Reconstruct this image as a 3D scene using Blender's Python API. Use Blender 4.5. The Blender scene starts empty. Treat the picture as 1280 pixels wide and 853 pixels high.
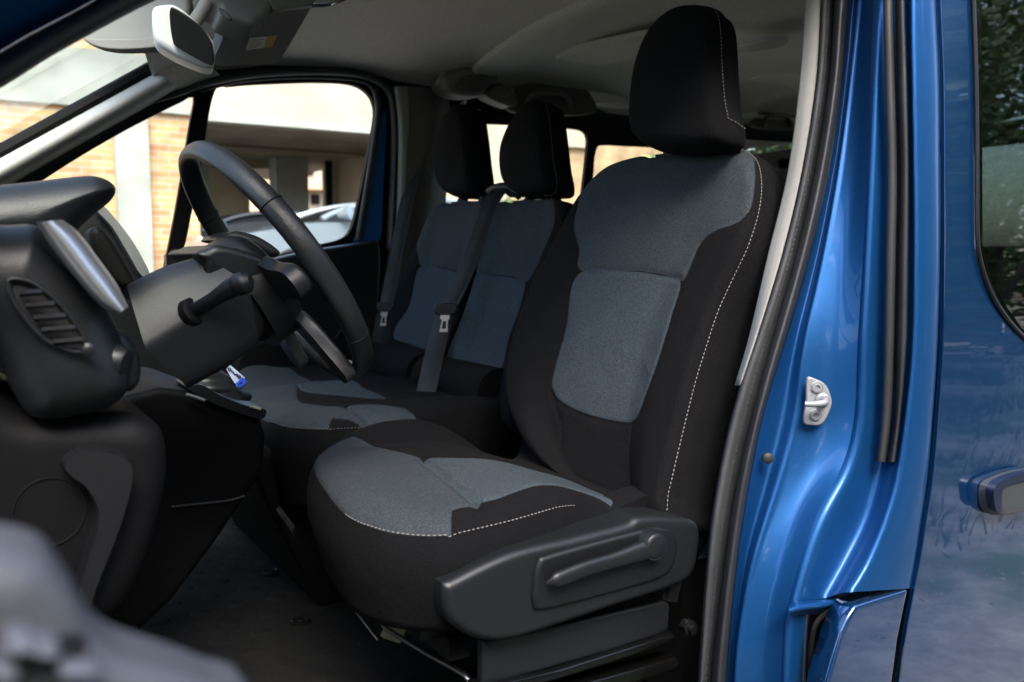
import bpy, bmesh, math, random
import numpy as np
from mathutils import Vector, Matrix
from mathutils.geometry import tessellate_polygon
random.seed(7)
R_ = math.radians
# ------------------------------------------------------------------ camera model (used to size things from the photograph)
F = 1100.0; PSI = R_(32); PIT = R_(5.43)
CAM = Vector((0, -.70, 1.25))
fw = Vector((math.sin(PSI)*math.cos(PIT), math.cos(PSI)*math.cos(PIT), -math.sin(PIT)))
rt = Vector((math.cos(PSI), -math.sin(PSI), 0)); up = rt.cross(fw)
def ray(px, py): return fw + rt*((px-640)/F) - up*((py-426.5)/F)
def on_plane(px, py, p0, n):
    d = ray(px, py); return CAM + d*((p0-CAM).dot(n)/d.dot(n))
def at_y(px, py, y): return on_plane(px, py, Vector((0, y, 0)), Vector((0, 1, 0)))
def at_x(px, py, x): return on_plane(px, py, Vector((x, 0, 0)), Vector((1, 0, 0)))
def at_z(px, py, z): return on_plane(px, py, Vector((0, 0, z)), Vector((0, 0, 1)))
def T(z):                                     # tumblehome of the body side
    return .10*max(0, z-1.12)**1.5 if z > 1.12 else .05*max(0, .75-z)**1.5
def at_body(px, py, off):
    y = off
    for _ in range(8): y = off + T(at_y(px, py, y).z)
    return at_y(px, py, y)
# ------------------------------------------------------------------ curve helpers
def catmull(pts, n, closed=False):
    """smooth curve through pts, n points evenly spaced along it"""
    P = [tuple(p) for p in pts]; m = len(P); dense = []
    segs = m if closed else m-1
    for i in range(segs):
        if closed: a, b, c, d = P[(i-1) % m], P[i], P[(i+1) % m], P[(i+2) % m]
        else: a, b, c, d = P[max(i-1, 0)], P[i], P[i+1], P[min(i+2, m-1)]
        for k in range(14):
            t = k/14
            dense.append(tuple(.5*((2*q)+(r-p)*t+(2*p-5*q+4*r-s)*t*t+(3*q-p-3*r+s)*t**3) for p, q, r, s in zip(a, b, c, d)))
    dense.append(P[0] if closed else P[-1])
    return resample(dense, n, closed)
def resample(dense, n, closed=False):
    L = [0]
    for a, b in zip(dense, dense[1:]): L.append(L[-1]+math.dist(a, b))
    out = []; j = 0; tot = L[-1]
    for k in range(n):
        s = tot*k/(n if closed else n-1)
        while j < len(L)-2 and L[j+1] < s: j += 1
        w = 0 if L[j+1] == L[j] else (s-L[j])/(L[j+1]-L[j])
        out.append(tuple(p+(q-p)*w for p, q in zip(dense[j], dense[j+1])))
    return out
def interp(tab, x):
    if x <= tab[0][0]: return tab[0][1]
    for (a, b), (c, d) in zip(tab, tab[1:]):
        if x <= c: return b+(d-b)*(x-a)/(c-a)
    return tab[-1][1]
def ss(a, b, x):
    t = min(1, max(0, (x-a)/(b-a))); return t*t*(3-2*t)
def sdfn(poly, x, y):                         # signed distance of many points, >0 inside
    P = np.array(poly, float)[:, :2]; Q = np.roll(P, -1, 0); x = np.asarray(x, float); y = np.asarray(y, float)
    out = np.full(x.shape, 1e18); ins = np.zeros(x.shape, bool)
    for (x1, y1), (x2, y2) in zip(P, Q):
        if y1 != y2: ins ^= ((y1 > y) != (y2 > y)) & (x < (x2-x1)*(y-y1)/(y2-y1)+x1)
        ex, ey = x2-x1, y2-y1; l = ex*ex+ey*ey or 1e-18
        t = np.clip(((x-x1)*ex+(y-y1)*ey)/l, 0, 1); out = np.minimum(out, (x-x1-ex*t)**2+(y-y1-ey*t)**2)
    return np.where(ins, 1, -1)*np.sqrt(out)
def sdf(poly, x, y): return float(sdfn(poly, np.array([x]), np.array([y]))[0])
def dlinen(line, x, y):
    out = np.full(np.shape(x), 1e18)
    for a, b in zip(line, line[1:]):
        ex, ey = b[0]-a[0], b[1]-a[1]; l = ex*ex+ey*ey or 1e-18
        t = np.clip(((x-a[0])*ex+(y-a[1])*ey)/l, 0, 1); out = np.minimum(out, (x-a[0]-ex*t)**2+(y-a[1]-ey*t)**2)
    return np.sqrt(out)
def ssn(a, b, x):
    t = np.clip((x-a)/(b-a), 0, 1); return t*t*(3-2*t)
# ------------------------------------------------------------------ materials
MATS = {}
def mat(name, col, rough=.5, metal=0, bump=0, bscale=400, var=0, vscale=6, coat=0, spec=.38, sheen=0, col2=None):
    m = bpy.data.materials.new(name); m.use_nodes = True; MATS[name] = m
    nt = m.node_tree; N = nt.nodes; Lk = nt.links; b = N['Principled BSDF']
    b.inputs['Base Color'].default_value = (*col, 1); b.inputs['Roughness'].default_value = rough
    b.inputs['Metallic'].default_value = metal; b.inputs['Specular IOR Level'].default_value = spec
    b.inputs['Coat Weight'].default_value = coat; b.inputs['Coat Roughness'].default_value = .02
    b.inputs['Sheen Weight'].default_value = sheen
    tc = N.new('ShaderNodeTexCoord')
    if var:
        nz = N.new('ShaderNodeTexNoise'); nz.inputs['Scale'].default_value = vscale; nz.inputs['Detail'].default_value = 6
        Lk.new(tc.outputs['Object'], nz.inputs['Vector'])
        mx = N.new('ShaderNodeMix'); mx.data_type = 'RGBA'
        c2 = col2 or tuple(c*(1-var) for c in col)
        mx.inputs[6].default_value = (*[min(1, c*(1+var*.5)) for c in col], 1) if not col2 else (*col, 1); mx.inputs[7].default_value = (*c2, 1)
        rp = N.new('ShaderNodeMapRange'); rp.inputs[1].default_value = .35; rp.inputs[2].default_value = .65
        Lk.new(nz.outputs['Fac'], rp.inputs[0]); Lk.new(rp.outputs[0], mx.inputs[0]); Lk.new(mx.outputs[2], b.inputs['Base Color'])
        r2 = N.new('ShaderNodeMapRange'); r2.inputs[3].default_value = rough*.85; r2.inputs[4].default_value = min(1, rough*1.2)
        Lk.new(nz.outputs['Fac'], r2.inputs[0]); Lk.new(r2.outputs[0], b.inputs['Roughness'])
    if bump:
        nb = N.new('ShaderNodeTexNoise'); nb.inputs['Scale'].default_value = bscale; nb.inputs['Detail'].default_value = 2
        Lk.new(tc.outputs['Object'], nb.inputs['Vector'])
        bp = N.new('ShaderNodeBump'); bp.inputs['Strength'].default_value = bump; bp.inputs['Distance'].default_value = .001
        Lk.new(nb.outputs['Fac'], bp.inputs['Height']); Lk.new(bp.outputs[0], b.inputs['Normal'])
    return m
plastic = mat('black_plastic', (.0055, .006, .007), .42, bump=.35, bscale=900, var=.15, vscale=9)
plastic_soft = mat('soft_dash_plastic', (.008, .009, .0105), .38, bump=.3, bscale=700, var=.12, vscale=7)
plastic_deep = mat('deep_black_plastic', (.0030, .0030, .0035), .6, bump=.3, bscale=700, var=.2, vscale=8, spec=.15)
leather = mat('wheel_leather', (.012, .013, .0145), .38, bump=.4, bscale=420, var=.15, vscale=12)
rubber = mat('seal_rubber', (.026, .027, .030), .5, bump=.3, bscale=500, var=.2, vscale=14)
rubber_ribbed = mat('ribbed_rubber', (.04, .043, .047), .6, bump=.6, bscale=1200, var=.2, vscale=20)
silver = mat('satin_silver', (.46, .47, .48), .36, metal=.9, var=.05, vscale=20)
steel = mat('bare_steel', (.60, .60, .60), .3, metal=1, var=.15, vscale=40)
zinc = mat('zinc_plate', (.30, .31, .33), .5, metal=.45, var=.15, vscale=60, bump=.15, bscale=600)
darkmetal = mat('dark_painted_metal', (.008, .008, .0085), .3, metal=.2, var=.2, vscale=20, bump=.1, bscale=400)
trim_grey = mat('pale_grey_trim', (.24, .24, .23), .65, bump=.25, bscale=900, var=.05, vscale=5)
trim_beige = mat('dull_grey_trim', (.20, .20, .185), .6, bump=.3, bscale=800, var=.08, vscale=5)
white_plastic = mat('pale_mirror_shell', (.66, .67, .66), .35, var=.03, vscale=10)
webbing = mat('belt_webbing', (.014, .017, .020), .55, bump=.6, bscale=900, var=.15, vscale=60)
liner = mat('headliner_cloth', (.80, .77, .70), .95, bump=.7, bscale=650, var=.16, vscale=260)
liner_rear = mat('rear_headliner_cloth', (.76, .76, .68), .95, bump=.7, bscale=650, var=.16, vscale=260)
mirror_glass = mat('mirror_glass', (.010, .011, .011), .22, spec=.3)  # dark base stands in for the dim cab it would reflect
pillar_trim_lit = mat('lit_pillar_trim_grey', (.50, .50, .485), .7, bump=.25, bscale=900, var=.05, vscale=5)  # sky light through the windscreen is put into this lighter grey
frame_blue_lit = mat('lit_frame_blue_paint', (.02, .12, .38), .35, metal=.2, coat=.5)  # same van blue, with the light falling on the frame put into the colour
thread = mat('pale_thread', (.24, .23, .215), .8)
thread_dim = mat('grey_thread', (.12, .12, .12), .8)
matfloor = mat('rubber_floor', (.010, .0105, .011), .72, bump=.7, bscale=330, var=.25, vscale=18)
paper = mat('white_sticker', (.75, .74, .70), .6, var=.05, vscale=80)
sticker_red = mat('red_print', (.55, .10, .08), .6)
sticker_orange = mat('orange_sticker', (.70, .45, .18), .6, var=.05, vscale=80)
tagblue = mat('blue_tag_plastic', (.01, .07, .55), .35)
tagwhite = mat('pale_blue_tag_card', (.45, .50, .62), .4)
ink = mat('dark_ink', (.02, .015, .04), .5)
connector = mat('amber_wiring', (.20, .10, .05), .5)
connector2 = mat('cream_connector', (.45, .42, .28), .5)

def paint(name, col):
    m = mat(name, col, .27, metal=.6, coat=1)
    m.node_tree.nodes['Principled BSDF'].inputs['Coat IOR'].default_value = 1.8
    nt = m.node_tree; N = nt.nodes; L = nt.links; b = N['Principled BSDF']
    tc = N.new('ShaderNodeTexCoord')
    fl = N.new('ShaderNodeTexVoronoi'); fl.inputs['Scale'].default_value = 1500
    L.new(tc.outputs['Object'], fl.inputs['Vector'])
    mx = N.new('ShaderNodeMix'); mx.data_type = 'RGBA'
    mx.inputs[6].default_value = (*[c*.8 for c in col], 1); mx.inputs[7].default_value = (*[c*1.25 for c in col], 1)
    sp = N.new('ShaderNodeSeparateColor'); L.new(fl.outputs['Color'], sp.inputs[0]); L.new(sp.outputs[0], mx.inputs[0])
    L.new(mx.outputs[2], b.inputs['Base Color'])
    w = N.new('ShaderNodeTexNoise'); w.inputs['Scale'].default_value = 4; w.inputs['Detail'].default_value = 3
    L.new(tc.outputs['Object'], w.inputs['Vector'])
    bp = N.new('ShaderNodeBump'); bp.inputs['Strength'].default_value = .07; bp.inputs['Distance'].default_value = .012
    L.new(w.outputs['Fac'], bp.inputs['Height']); L.new(bp.outputs[0], b.inputs['Coat Normal'])
    d = N.new('ShaderNodeTexNoise'); d.inputs['Scale'].default_value = 30; d.inputs['Detail'].default_value = 8
    L.new(tc.outputs['Object'], d.inputs['Vector'])
    r = N.new('ShaderNodeMapRange'); r.inputs[1].default_value = .4; r.inputs[2].default_value = .75; r.inputs[3].default_value = .004; r.inputs[4].default_value = .03
    L.new(d.outputs['Fac'], r.inputs[0]); L.new(r.outputs[0], b.inputs['Coat Roughness'])
    return m
blue = paint('metallic_blue_paint', (.003, .040, .13))
blue_jamb = mat('door_jamb_blue_paint', (.006, .070, .225), .43, metal=.6, coat=.3, var=.06, vscale=3)

def glass(name, tint, rough=0, refl=1.0):
    m = bpy.data.materials.new(name); m.use_nodes = True
    nt = m.node_tree; N = nt.nodes; L = nt.links; N.remove(N['Principled BSDF'])
    tr = N.new('ShaderNodeBsdfTransparent'); tr.inputs[0].default_value = (*tint, 1)
    gl = N.new('ShaderNodeBsdfGlossy'); gl.inputs['Roughness'].default_value = rough
    fr = N.new('ShaderNodeFresnel'); fr.inputs[0].default_value = 1.45
    ml = N.new('ShaderNodeMath'); ml.operation = 'MULTIPLY'; ml.inputs[1].default_value = refl; L.new(fr.outputs[0], ml.inputs[0])
    mx = N.new('ShaderNodeMixShader'); L.new(ml.outputs[0], mx.inputs[0]); L.new(tr.outputs[0], mx.inputs[1]); L.new(gl.outputs[0], mx.inputs[2])
    L.new(mx.outputs[0], N['Material Output'].inputs[0]); return m
clear = glass('clear_window_glass', (.93, .96, .94))
screen = glass('windscreen_glass', (.88, .95, .92), refl=.3)
tinted = glass('dark_tinted_glass', (.05, .06, .055), refl=1.5)

def fabric(name, black=(.0048, .0049, .0056), upc=(.032, .0385, .0450), loc=(.036, .0460, .0550)):
    """woven cloth: the panel layout comes from two mesh attributes"""
    m = bpy.data.materials.new(name); m.use_nodes = True
    nt = m.node_tree; N = nt.nodes; L = nt.links; b = N['Principled BSDF']
    b.inputs['Roughness'].default_value = .92; b.inputs['Specular IOR Level'].default_value = .1
    b.inputs['Sheen Weight'].default_value = 0; b.inputs['Sheen Roughness'].default_value = .5
    tc = N.new('ShaderNodeTexCoord')
    def speck(c, amt):
        nz = N.new('ShaderNodeTexNoise'); nz.inputs['Scale'].default_value = 380; nz.inputs['Detail'].default_value = 2; nz.inputs['Roughness'].default_value = .7
        L.new(tc.outputs['Object'], nz.inputs['Vector'])
        nl = N.new('ShaderNodeTexNoise'); nl.inputs['Scale'].default_value = 11; nl.inputs['Detail'].default_value = 5; L.new(tc.outputs['Object'], nl.inputs['Vector'])
        ad = N.new('ShaderNodeMath'); ad.operation = 'MULTIPLY_ADD'; ad.inputs[1].default_value = .12
        L.new(nl.outputs['Fac'], ad.inputs[0]); L.new(nz.outputs['Fac'], ad.inputs[2])
        mr = N.new('ShaderNodeMapRange'); mr.inputs[1].default_value = .36; mr.inputs[2].default_value = .76; L.new(ad.outputs[0], mr.inputs[0])
        mx = N.new('ShaderNodeMix'); mx.data_type = 'RGBA'
        mx.inputs[6].default_value = (*[q*(1-amt) for q in c], 1); mx.inputs[7].default_value = (*[q*(1+amt) for q in c], 1)
        L.new(mr.outputs[0], mx.inputs[0]); return mx.outputs[2]
    cur = speck(black, .35)
    for an, c in (('panel_upper', upc), ('panel_lower', loc)):
        at = N.new('ShaderNodeAttribute'); at.attribute_name = an
        st = N.new('ShaderNodeMapRange'); st.inputs[1].default_value = -.0005; st.inputs[2].default_value = .0005; L.new(at.outputs['Fac'], st.inputs[0])
        mx = N.new('ShaderNodeMix'); mx.data_type = 'RGBA'; L.new(st.outputs[0], mx.inputs[0]); L.new(cur, mx.inputs[6]); L.new(speck(c, .42), mx.inputs[7]); cur = mx.outputs[2]
    L.new(cur, b.inputs['Base Color'])
    w = N.new('ShaderNodeTexNoise'); w.inputs['Scale'].default_value = 520; w.inputs['Detail'].default_value = 2; L.new(tc.outputs['Object'], w.inputs['Vector'])
    w2 = N.new('ShaderNodeTexNoise'); w2.inputs['Scale'].default_value = 10; w2.inputs['Detail'].default_value = 5; w2.inputs['Distortion'].default_value = .6; L.new(tc.outputs['Object'], w2.inputs['Vector'])
    b1 = N.new('ShaderNodeBump'); b1.inputs['Strength'].default_value = .9; b1.inputs['Distance'].default_value = .001; L.new(w.outputs['Fac'], b1.inputs['Height'])
    b2 = N.new('ShaderNodeBump'); b2.inputs['Strength'].default_value = .5; b2.inputs['Distance'].default_value = .012; L.new(w2.outputs['Fac'], b2.inputs['Height'])
    L.new(b1.outputs[0], b2.inputs['Normal']); L.new(b2.outputs[0], b.inputs['Normal'])
    return m
cloth = fabric('seat_cloth')
# ------------------------------------------------------------------ object helpers
COL = bpy.context.scene.collection
ORG = {}
def tag(o, label=None, cat=None, group=None, kind=None):
    if label: o['label'] = label
    if cat: o['category'] = cat
    if group: o['group'] = group
    if kind: o['kind'] = kind
    return o
def thing(name, loc, label, cat, group=None):
    o = bpy.data.objects.new(name, None); COL.objects.link(o); o.location = loc; o.empty_display_size = .1
    ORG[o] = Vector(loc); return tag(o, label, cat, group)
def mk(name, V, Fc, m, parent=None, smooth=True, fm=None, sharp=None):
    org = ORG[parent] if parent else Vector((0, 0, 0))
    if not parent:
        c = [sum(v[i] for v in V)/len(V) for i in (0, 1)]; org = Vector((c[0], c[1], min(v[2] for v in V)))
    me = bpy.data.meshes.new(name)
    me.from_pydata([tuple(Vector(v)-org) for v in V], [], Fc)
    ms = m if isinstance(m, (list, tuple)) else [m]
    for q in ms: me.materials.append(q)
    if fm: me.polygons.foreach_set('material_index', fm)
    me.polygons.foreach_set('use_smooth', [smooth]*len(me.polygons))
    if sharp: me.set_sharp_from_angle(angle=R_(sharp))
    me.update()
    bm = bmesh.new(); bm.from_mesh(me); bmesh.ops.recalc_face_normals(bm, faces=bm.faces); bm.to_mesh(me); bm.free()
    o = bpy.data.objects.new(name, me); COL.objects.link(o); ORG[o] = org
    if parent: o.parent = parent
    else: o.location = org
    return o
class MB:
    def __init__(s): s.V = []; s.F = []; s.M = []
    def add(s, V, Fc, mi=0):
        n = len(s.V); s.V += [tuple(v) for v in V]; s.F += [tuple(i+n for i in f) for f in Fc]; s.M += [mi]*len(Fc); return s
    def grid(s, rows, close_u=False, close_v=False, mi=0):
        n = len(rows); m = len(rows[0]); Fc = []
        for i in range(n if close_v else n-1):
            for j in range(m if close_u else m-1):
                Fc.append((i*m+j, i*m+(j+1) % m, ((i+1) % n)*m+(j+1) % m, ((i+1) % n)*m+j))
        return s.add([p for r in rows for p in r], Fc, mi)
    def box(s, c, d, rot=None, mi=0):
        V = [Vector((x*d[0]/2, y*d[1]/2, z*d[2]/2)) for x in (-1, 1) for y in (-1, 1) for z in (-1, 1)]
        if rot: V = [rot @ v for v in V]
        return s.add([v+Vector(c) for v in V], [(0, 1, 3, 2), (4, 6, 7, 5), (0, 4, 5, 1), (2, 3, 7, 6), (0, 2, 6, 4), (1, 5, 7, 3)], mi)
    def tube(s, pts, r, n=10, mi=0, cap=True, flat=1):
        pts = [Vector(p) for p in pts]; rows = []; ref = None
        for i, p in enumerate(pts):
            t = (pts[min(i+1, len(pts)-1)]-pts[max(i-1, 0)]).normalized()
            if ref is None: ref = Vector((0, 0, 1)) if abs(t.z) < .9 else Vector((1, 0, 0))
            a = (ref-t*ref.dot(t)).normalized(); ref = a; b = t.cross(a)
            rr = r(i/(len(pts)-1)) if callable(r) else r
            rows.append([p+(a*math.cos(q)+b*math.sin(q)*flat)*rr for q in (2*math.pi*k/n for k in range(n))])
        s.grid(rows, close_u=True, mi=mi)
        if cap:
            for rw in (rows[0], rows[-1]): s.add(rw, [tuple(range(n))], mi)
        return s
    def lathe(s, c, ax, prof, n=20, mi=0):      # prof: (radius, height along ax)
        ax = Vector(ax).normalized(); a = ax.orthogonal().normalized(); b = ax.cross(a); c = Vector(c)
        rows = [[c+ax*h+(a*math.cos(2*math.pi*k/n)+b*math.sin(2*math.pi*k/n))*r for k in range(n)] for r, h in prof]
        s.grid(rows, close_u=True, mi=mi)
        for rw in (rows[0], rows[-1]): s.add(rw, [tuple(range(n))], mi)
        return s
    def build(s, name, m, parent=None, smooth=True, sharp=40):
        return mk(name, s.V, s.F, m, parent, smooth, s.M if isinstance(m, (list, tuple)) else None, sharp)
def ccw(P):
    a = sum(P[i][0]*P[(i+1) % len(P)][1]-P[(i+1) % len(P)][0]*P[i][1] for i in range(len(P)))
    return P if a > 0 else P[::-1]
def normals2(P):
    n = len(P); out = []
    for i in range(n):
        tx, ty = P[(i+1) % n][0]-P[i-1][0], P[(i+1) % n][1]-P[i-1][1]; l = math.hypot(tx, ty) or 1
        out.append((-ty/l, tx/l))
    return out
def inset(P, d, lim=None):
    N_ = normals2(P)
    if d <= 0: return [(p[0]+q[0]*d, p[1]+q[1]*d) for p, q in zip(P, N_)]
    lim = limits(P, d) if lim is None else lim
    return [(p[0]+q[0]*min(d, m), p[1]+q[1]*min(d, m)) for p, q, m in zip(P, N_, lim)]
def limits(P, R):
    """how far each outline point may move inwards before it meets the other side"""
    A = np.array(P)[:, :2]; Nn = np.array(normals2(P)); lim = np.full(len(P), R*.03)
    for k in range(1, 13):
        d = R*k/12; Q = A+Nn*d; ok = (sdfn(P, Q[:, 0], Q[:, 1]) > d*.90) & (lim >= R*(k-1)/12*.999)
        lim = np.where(ok, d*.96 if k < 12 else d, lim)
    for _ in range(3): lim = np.minimum(lim, (np.roll(lim, 1)+np.roll(lim, -1)+lim)/3+R*.02)
    return lim
def puff(mb, P2, to3, R, thick, mi=0, back=True, seg=5, dome=0, bev_back=0):
    """slab with a rounded front rim: P2 closed outline (2D), to3(u,v,d) with d>0 towards the viewer"""
    P2 = ccw(P2); A = np.array(P2); c = A.mean(0); xs = A[:, 0]; ys = A[:, 1]
    star = all((sdfn(P2, c[0]+(xs-c[0])*f, c[1]+(ys-c[1])*f) > 0).all() for f in (.97, .9, .8, .6, .3))
    rings = []
    if back:
        if bev_back: rings.append([to3(u, v, -thick) for u, v in inset(P2, bev_back)]); rings.append([to3(u, v, -thick+bev_back) for u, v in P2])
        else: rings.append([to3(u, v, -thick) for u, v in P2])
    if star:
        S = [1-(k/20)**2.0*.97 for k in range(21)]
        for s_ in S:
            u = c[0]+(xs-c[0])*s_; v = c[1]+(ys-c[1])*s_
            q = np.clip(sdfn(P2, u, v) if s_ < 1 else np.zeros(len(u)), 0, R); d = -R+np.sqrt(np.maximum(0, R*R-(R-q)**2))+dome*(1-s_*s_)
            rings.append([to3(a_, b_, e_) for a_, b_, e_ in zip(u, v, d)])
        mb.grid(rings, close_u=True, mi=mi); n = len(P2); base = len(mb.V)-n*len(rings)
        caps = [tuple(range(len(mb.V)-n, len(mb.V)))]
        if back: caps.append(tuple(range(base, base+n)))
        mb.F += caps; mb.M += [mi]*len(caps)
        return mb
    lim = limits(P2, R)
    for k in range(seg+1):
        a = math.pi/2*k/seg
        rings.append([to3(u, v, -R+R*math.sin(a)) for u, v in inset(P2, R*(1-math.cos(a)), lim)])
    mb.grid(rings, close_u=True, mi=mi)
    cap = inset(P2, R, lim)
    tr = tessellate_polygon([[Vector((u, v, 0)) for u, v in cap]])
    mb.add(rings[-1], tr, mi)
    if back: mb.add(rings[0], tr, mi)
    return mb
def y_frame(y):
    return lambda u, v, d: Vector((u, y-d, v))
def slab(name, px, y, thick, m, parent, R=.01, n=None, smooth=True, mb=None, dome=0, bev_back=0, build=True):
    """outline traced at depth y, given real thickness towards +y"""
    P = [at_y(a, b, y) for a, b in px]; P = [(p.x, p.z) for p in P]
    P = catmull(P, n or 14*len(P), True) if smooth else resample(P+[P[0]], n or 12*len(P), True)
    b = puff(mb or MB(), P, y_frame(y), R, thick, dome=dome, bev_back=bev_back)
    return b.build(name, m, parent) if build else b
def strips(name, curves, m, parent, n=60, sub=4, relax=0, thick=0):
    """surface through a row of curves (each a list of 3D points)"""
    C = [catmull(c, n) for c in curves]; rows = []
    if relax:
        for ci, c in enumerate(C):
            A = np.array(c, float)
            for _ in range(relax): A[1:-1] = A[1:-1]*.5+(A[:-2]+A[2:])*.25
            C[ci] = [tuple(q) for q in A]
    for j in range(n):
        rows.append(catmull([c[j] for c in C], (len(C)-1)*sub+1) if sub > 1 else [c[j] for c in C])
    o = MB().grid(rows).build(name, m, parent, sharp=None)
    if thick:
        md = o.modifiers.new('thick', 'SOLIDIFY'); md.thickness = thick; md.offset = 0
    return o
def sheet_holes(name, outer, holes, y0, y1, m, parent=None):
    """flat wall in an xz plane from y0 to y1 with openings"""
    loops = [ccw(outer)]+[ccw(h)[::-1] for h in holes]
    flat = [q for l in loops for q in l]
    tris = tessellate_polygon([[Vector((a, b, 0)) for a, b in l] for l in loops])
    mb = MB()
    mb.add([(a, y0, b) for a, b in flat], tris); mb.add([(a, y1, b) for a, b in flat], tris)
    for l in loops: mb.grid([[(a, y0, b) for a, b in l], [(a, y1, b) for a, b in l]], close_u=True)
    return mb.build(name, m, parent, smooth=True, sharp=30)
def stitches(mb, pts, nrm, step=.0062, ln=.0042, r=.0009, mi=0):
    """row of short thread stitches along a 3D curve"""
    L = sum(math.dist(a, b) for a, b in zip(pts, pts[1:])); n = max(3, int(L/step))
    q = resample([tuple(p) for p in pts], n); q2 = resample([tuple(p) for p in nrm], n)
    for i in range(n-1):
        a = Vector(q[i]); t = (Vector(q[i+1])-a).normalized(); nn = Vector(q2[i]).normalized(); s = t.cross(nn).normalized()
        c = a+nn*r*.6; rows = []
        for f, w in ((-.5, .35), (-.3, 1), (.3, 1), (.5, .35)):
            rows.append([c+t*ln*f+(nn*math.cos(k*math.pi/3)+s*math.sin(k*math.pi/3))*r*w for k in range(6)])
        mb.grid(rows, close_u=True, mi=mi)
def attrs(o, fu, fl, nfront=None):
    """panel layout: signed distance to each fabric panel, kept per vertex"""
    me = o.data; org = ORG[o]; n = len(me.vertices)
    co = np.empty(n*3); me.vertices.foreach_get('co', co); co = co.reshape(-1, 3)+np.array(org)
    for nm, fn in (('panel_upper', fu), ('panel_lower', fl)):
        val = np.asarray(fn(co) if fn else np.full(n, -1.), np.float32)
        if nfront: val[nfront:] = -1
        a = me.attributes.new(nm, 'FLOAT', 'POINT')
        a.data.foreach_set('value', val)
def pillow(outline, to3, height, side, nring=46, edgeR=.02, s0=.90, centre=None):
    """padded cushion: outline (2D closed); height(u,v) front relief; side: [(inset, depth)] down the side and round the back"""
    P = ccw(outline); cu = centre[0] if centre else sum(p[0] for p in P)/len(P); cv = centre[1] if centre else sum(p[1] for p in P)/len(P)
    PA = np.array(P); S = np.array([.02+.98*(1-(1-k/(nring-1))**1.6) for k in range(nring)])
    UU = cu+(PA[None, :, 0]-cu)*S[:, None]; VV = cv+(PA[None, :, 1]-cv)*S[:, None]
    D = height(UU, VV); q = np.clip((S-s0)/(1-s0), 0, 1); D = D+(edgeR*.8-edgeR*(1-np.sqrt(1-q*q*.96)))[:, None]
    rows = [[to3(UU[i, j], VV[i, j], D[i, j]) for j in range(len(P))] for i in range(nring)]
    HD = height(PA[:, 0], PA[:, 1])
    edge = rows[-1]
    hd = list(HD)
    for ins, dep in side:
        rows.append([to3(u, v, h*max(0, 1+dep*8)+dep) for (u, v), h in zip(inset(P, ins), hd)])
    mb = MB(); mb.grid(rows, close_u=True)
    mb.F += [tuple(range(len(P))), tuple(range((len(rows)-1)*len(P), len(rows)*len(P)))]; mb.M += [0, 0]
    nrm = []
    for i, (u, v) in enumerate(P):
        o2 = inset([P[i-1], P[i], P[(i+1) % len(P)]], -1)[1]
        f = to3(u, v, 1)-to3(u, v, 0); w = (to3(*o2, 0)-to3(u, v, 0)).normalized()
        nrm.append(f.normalized()*.7+w*.7)
    return mb, edge, nrm, P
def near_idx(P3, p): return min(range(len(P3)), key=lambda i: (Vector(P3[i])-p).length)
def lean(x0, z0, k):
    p0 = Vector((x0, 0, z0)); n = Vector((-1, 0, k)).normalized()
    to3 = lambda y, z, d: Vector((x0+k*(z-z0), y, z))+n*d
    pick = lambda px, py, d=0: on_plane(px, py, p0+n*d, n)
    def uv(px, py, d=0):
        p = pick(px, py, d)-n*d; return (p.y, p.z)
    return to3, uv, n
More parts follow.
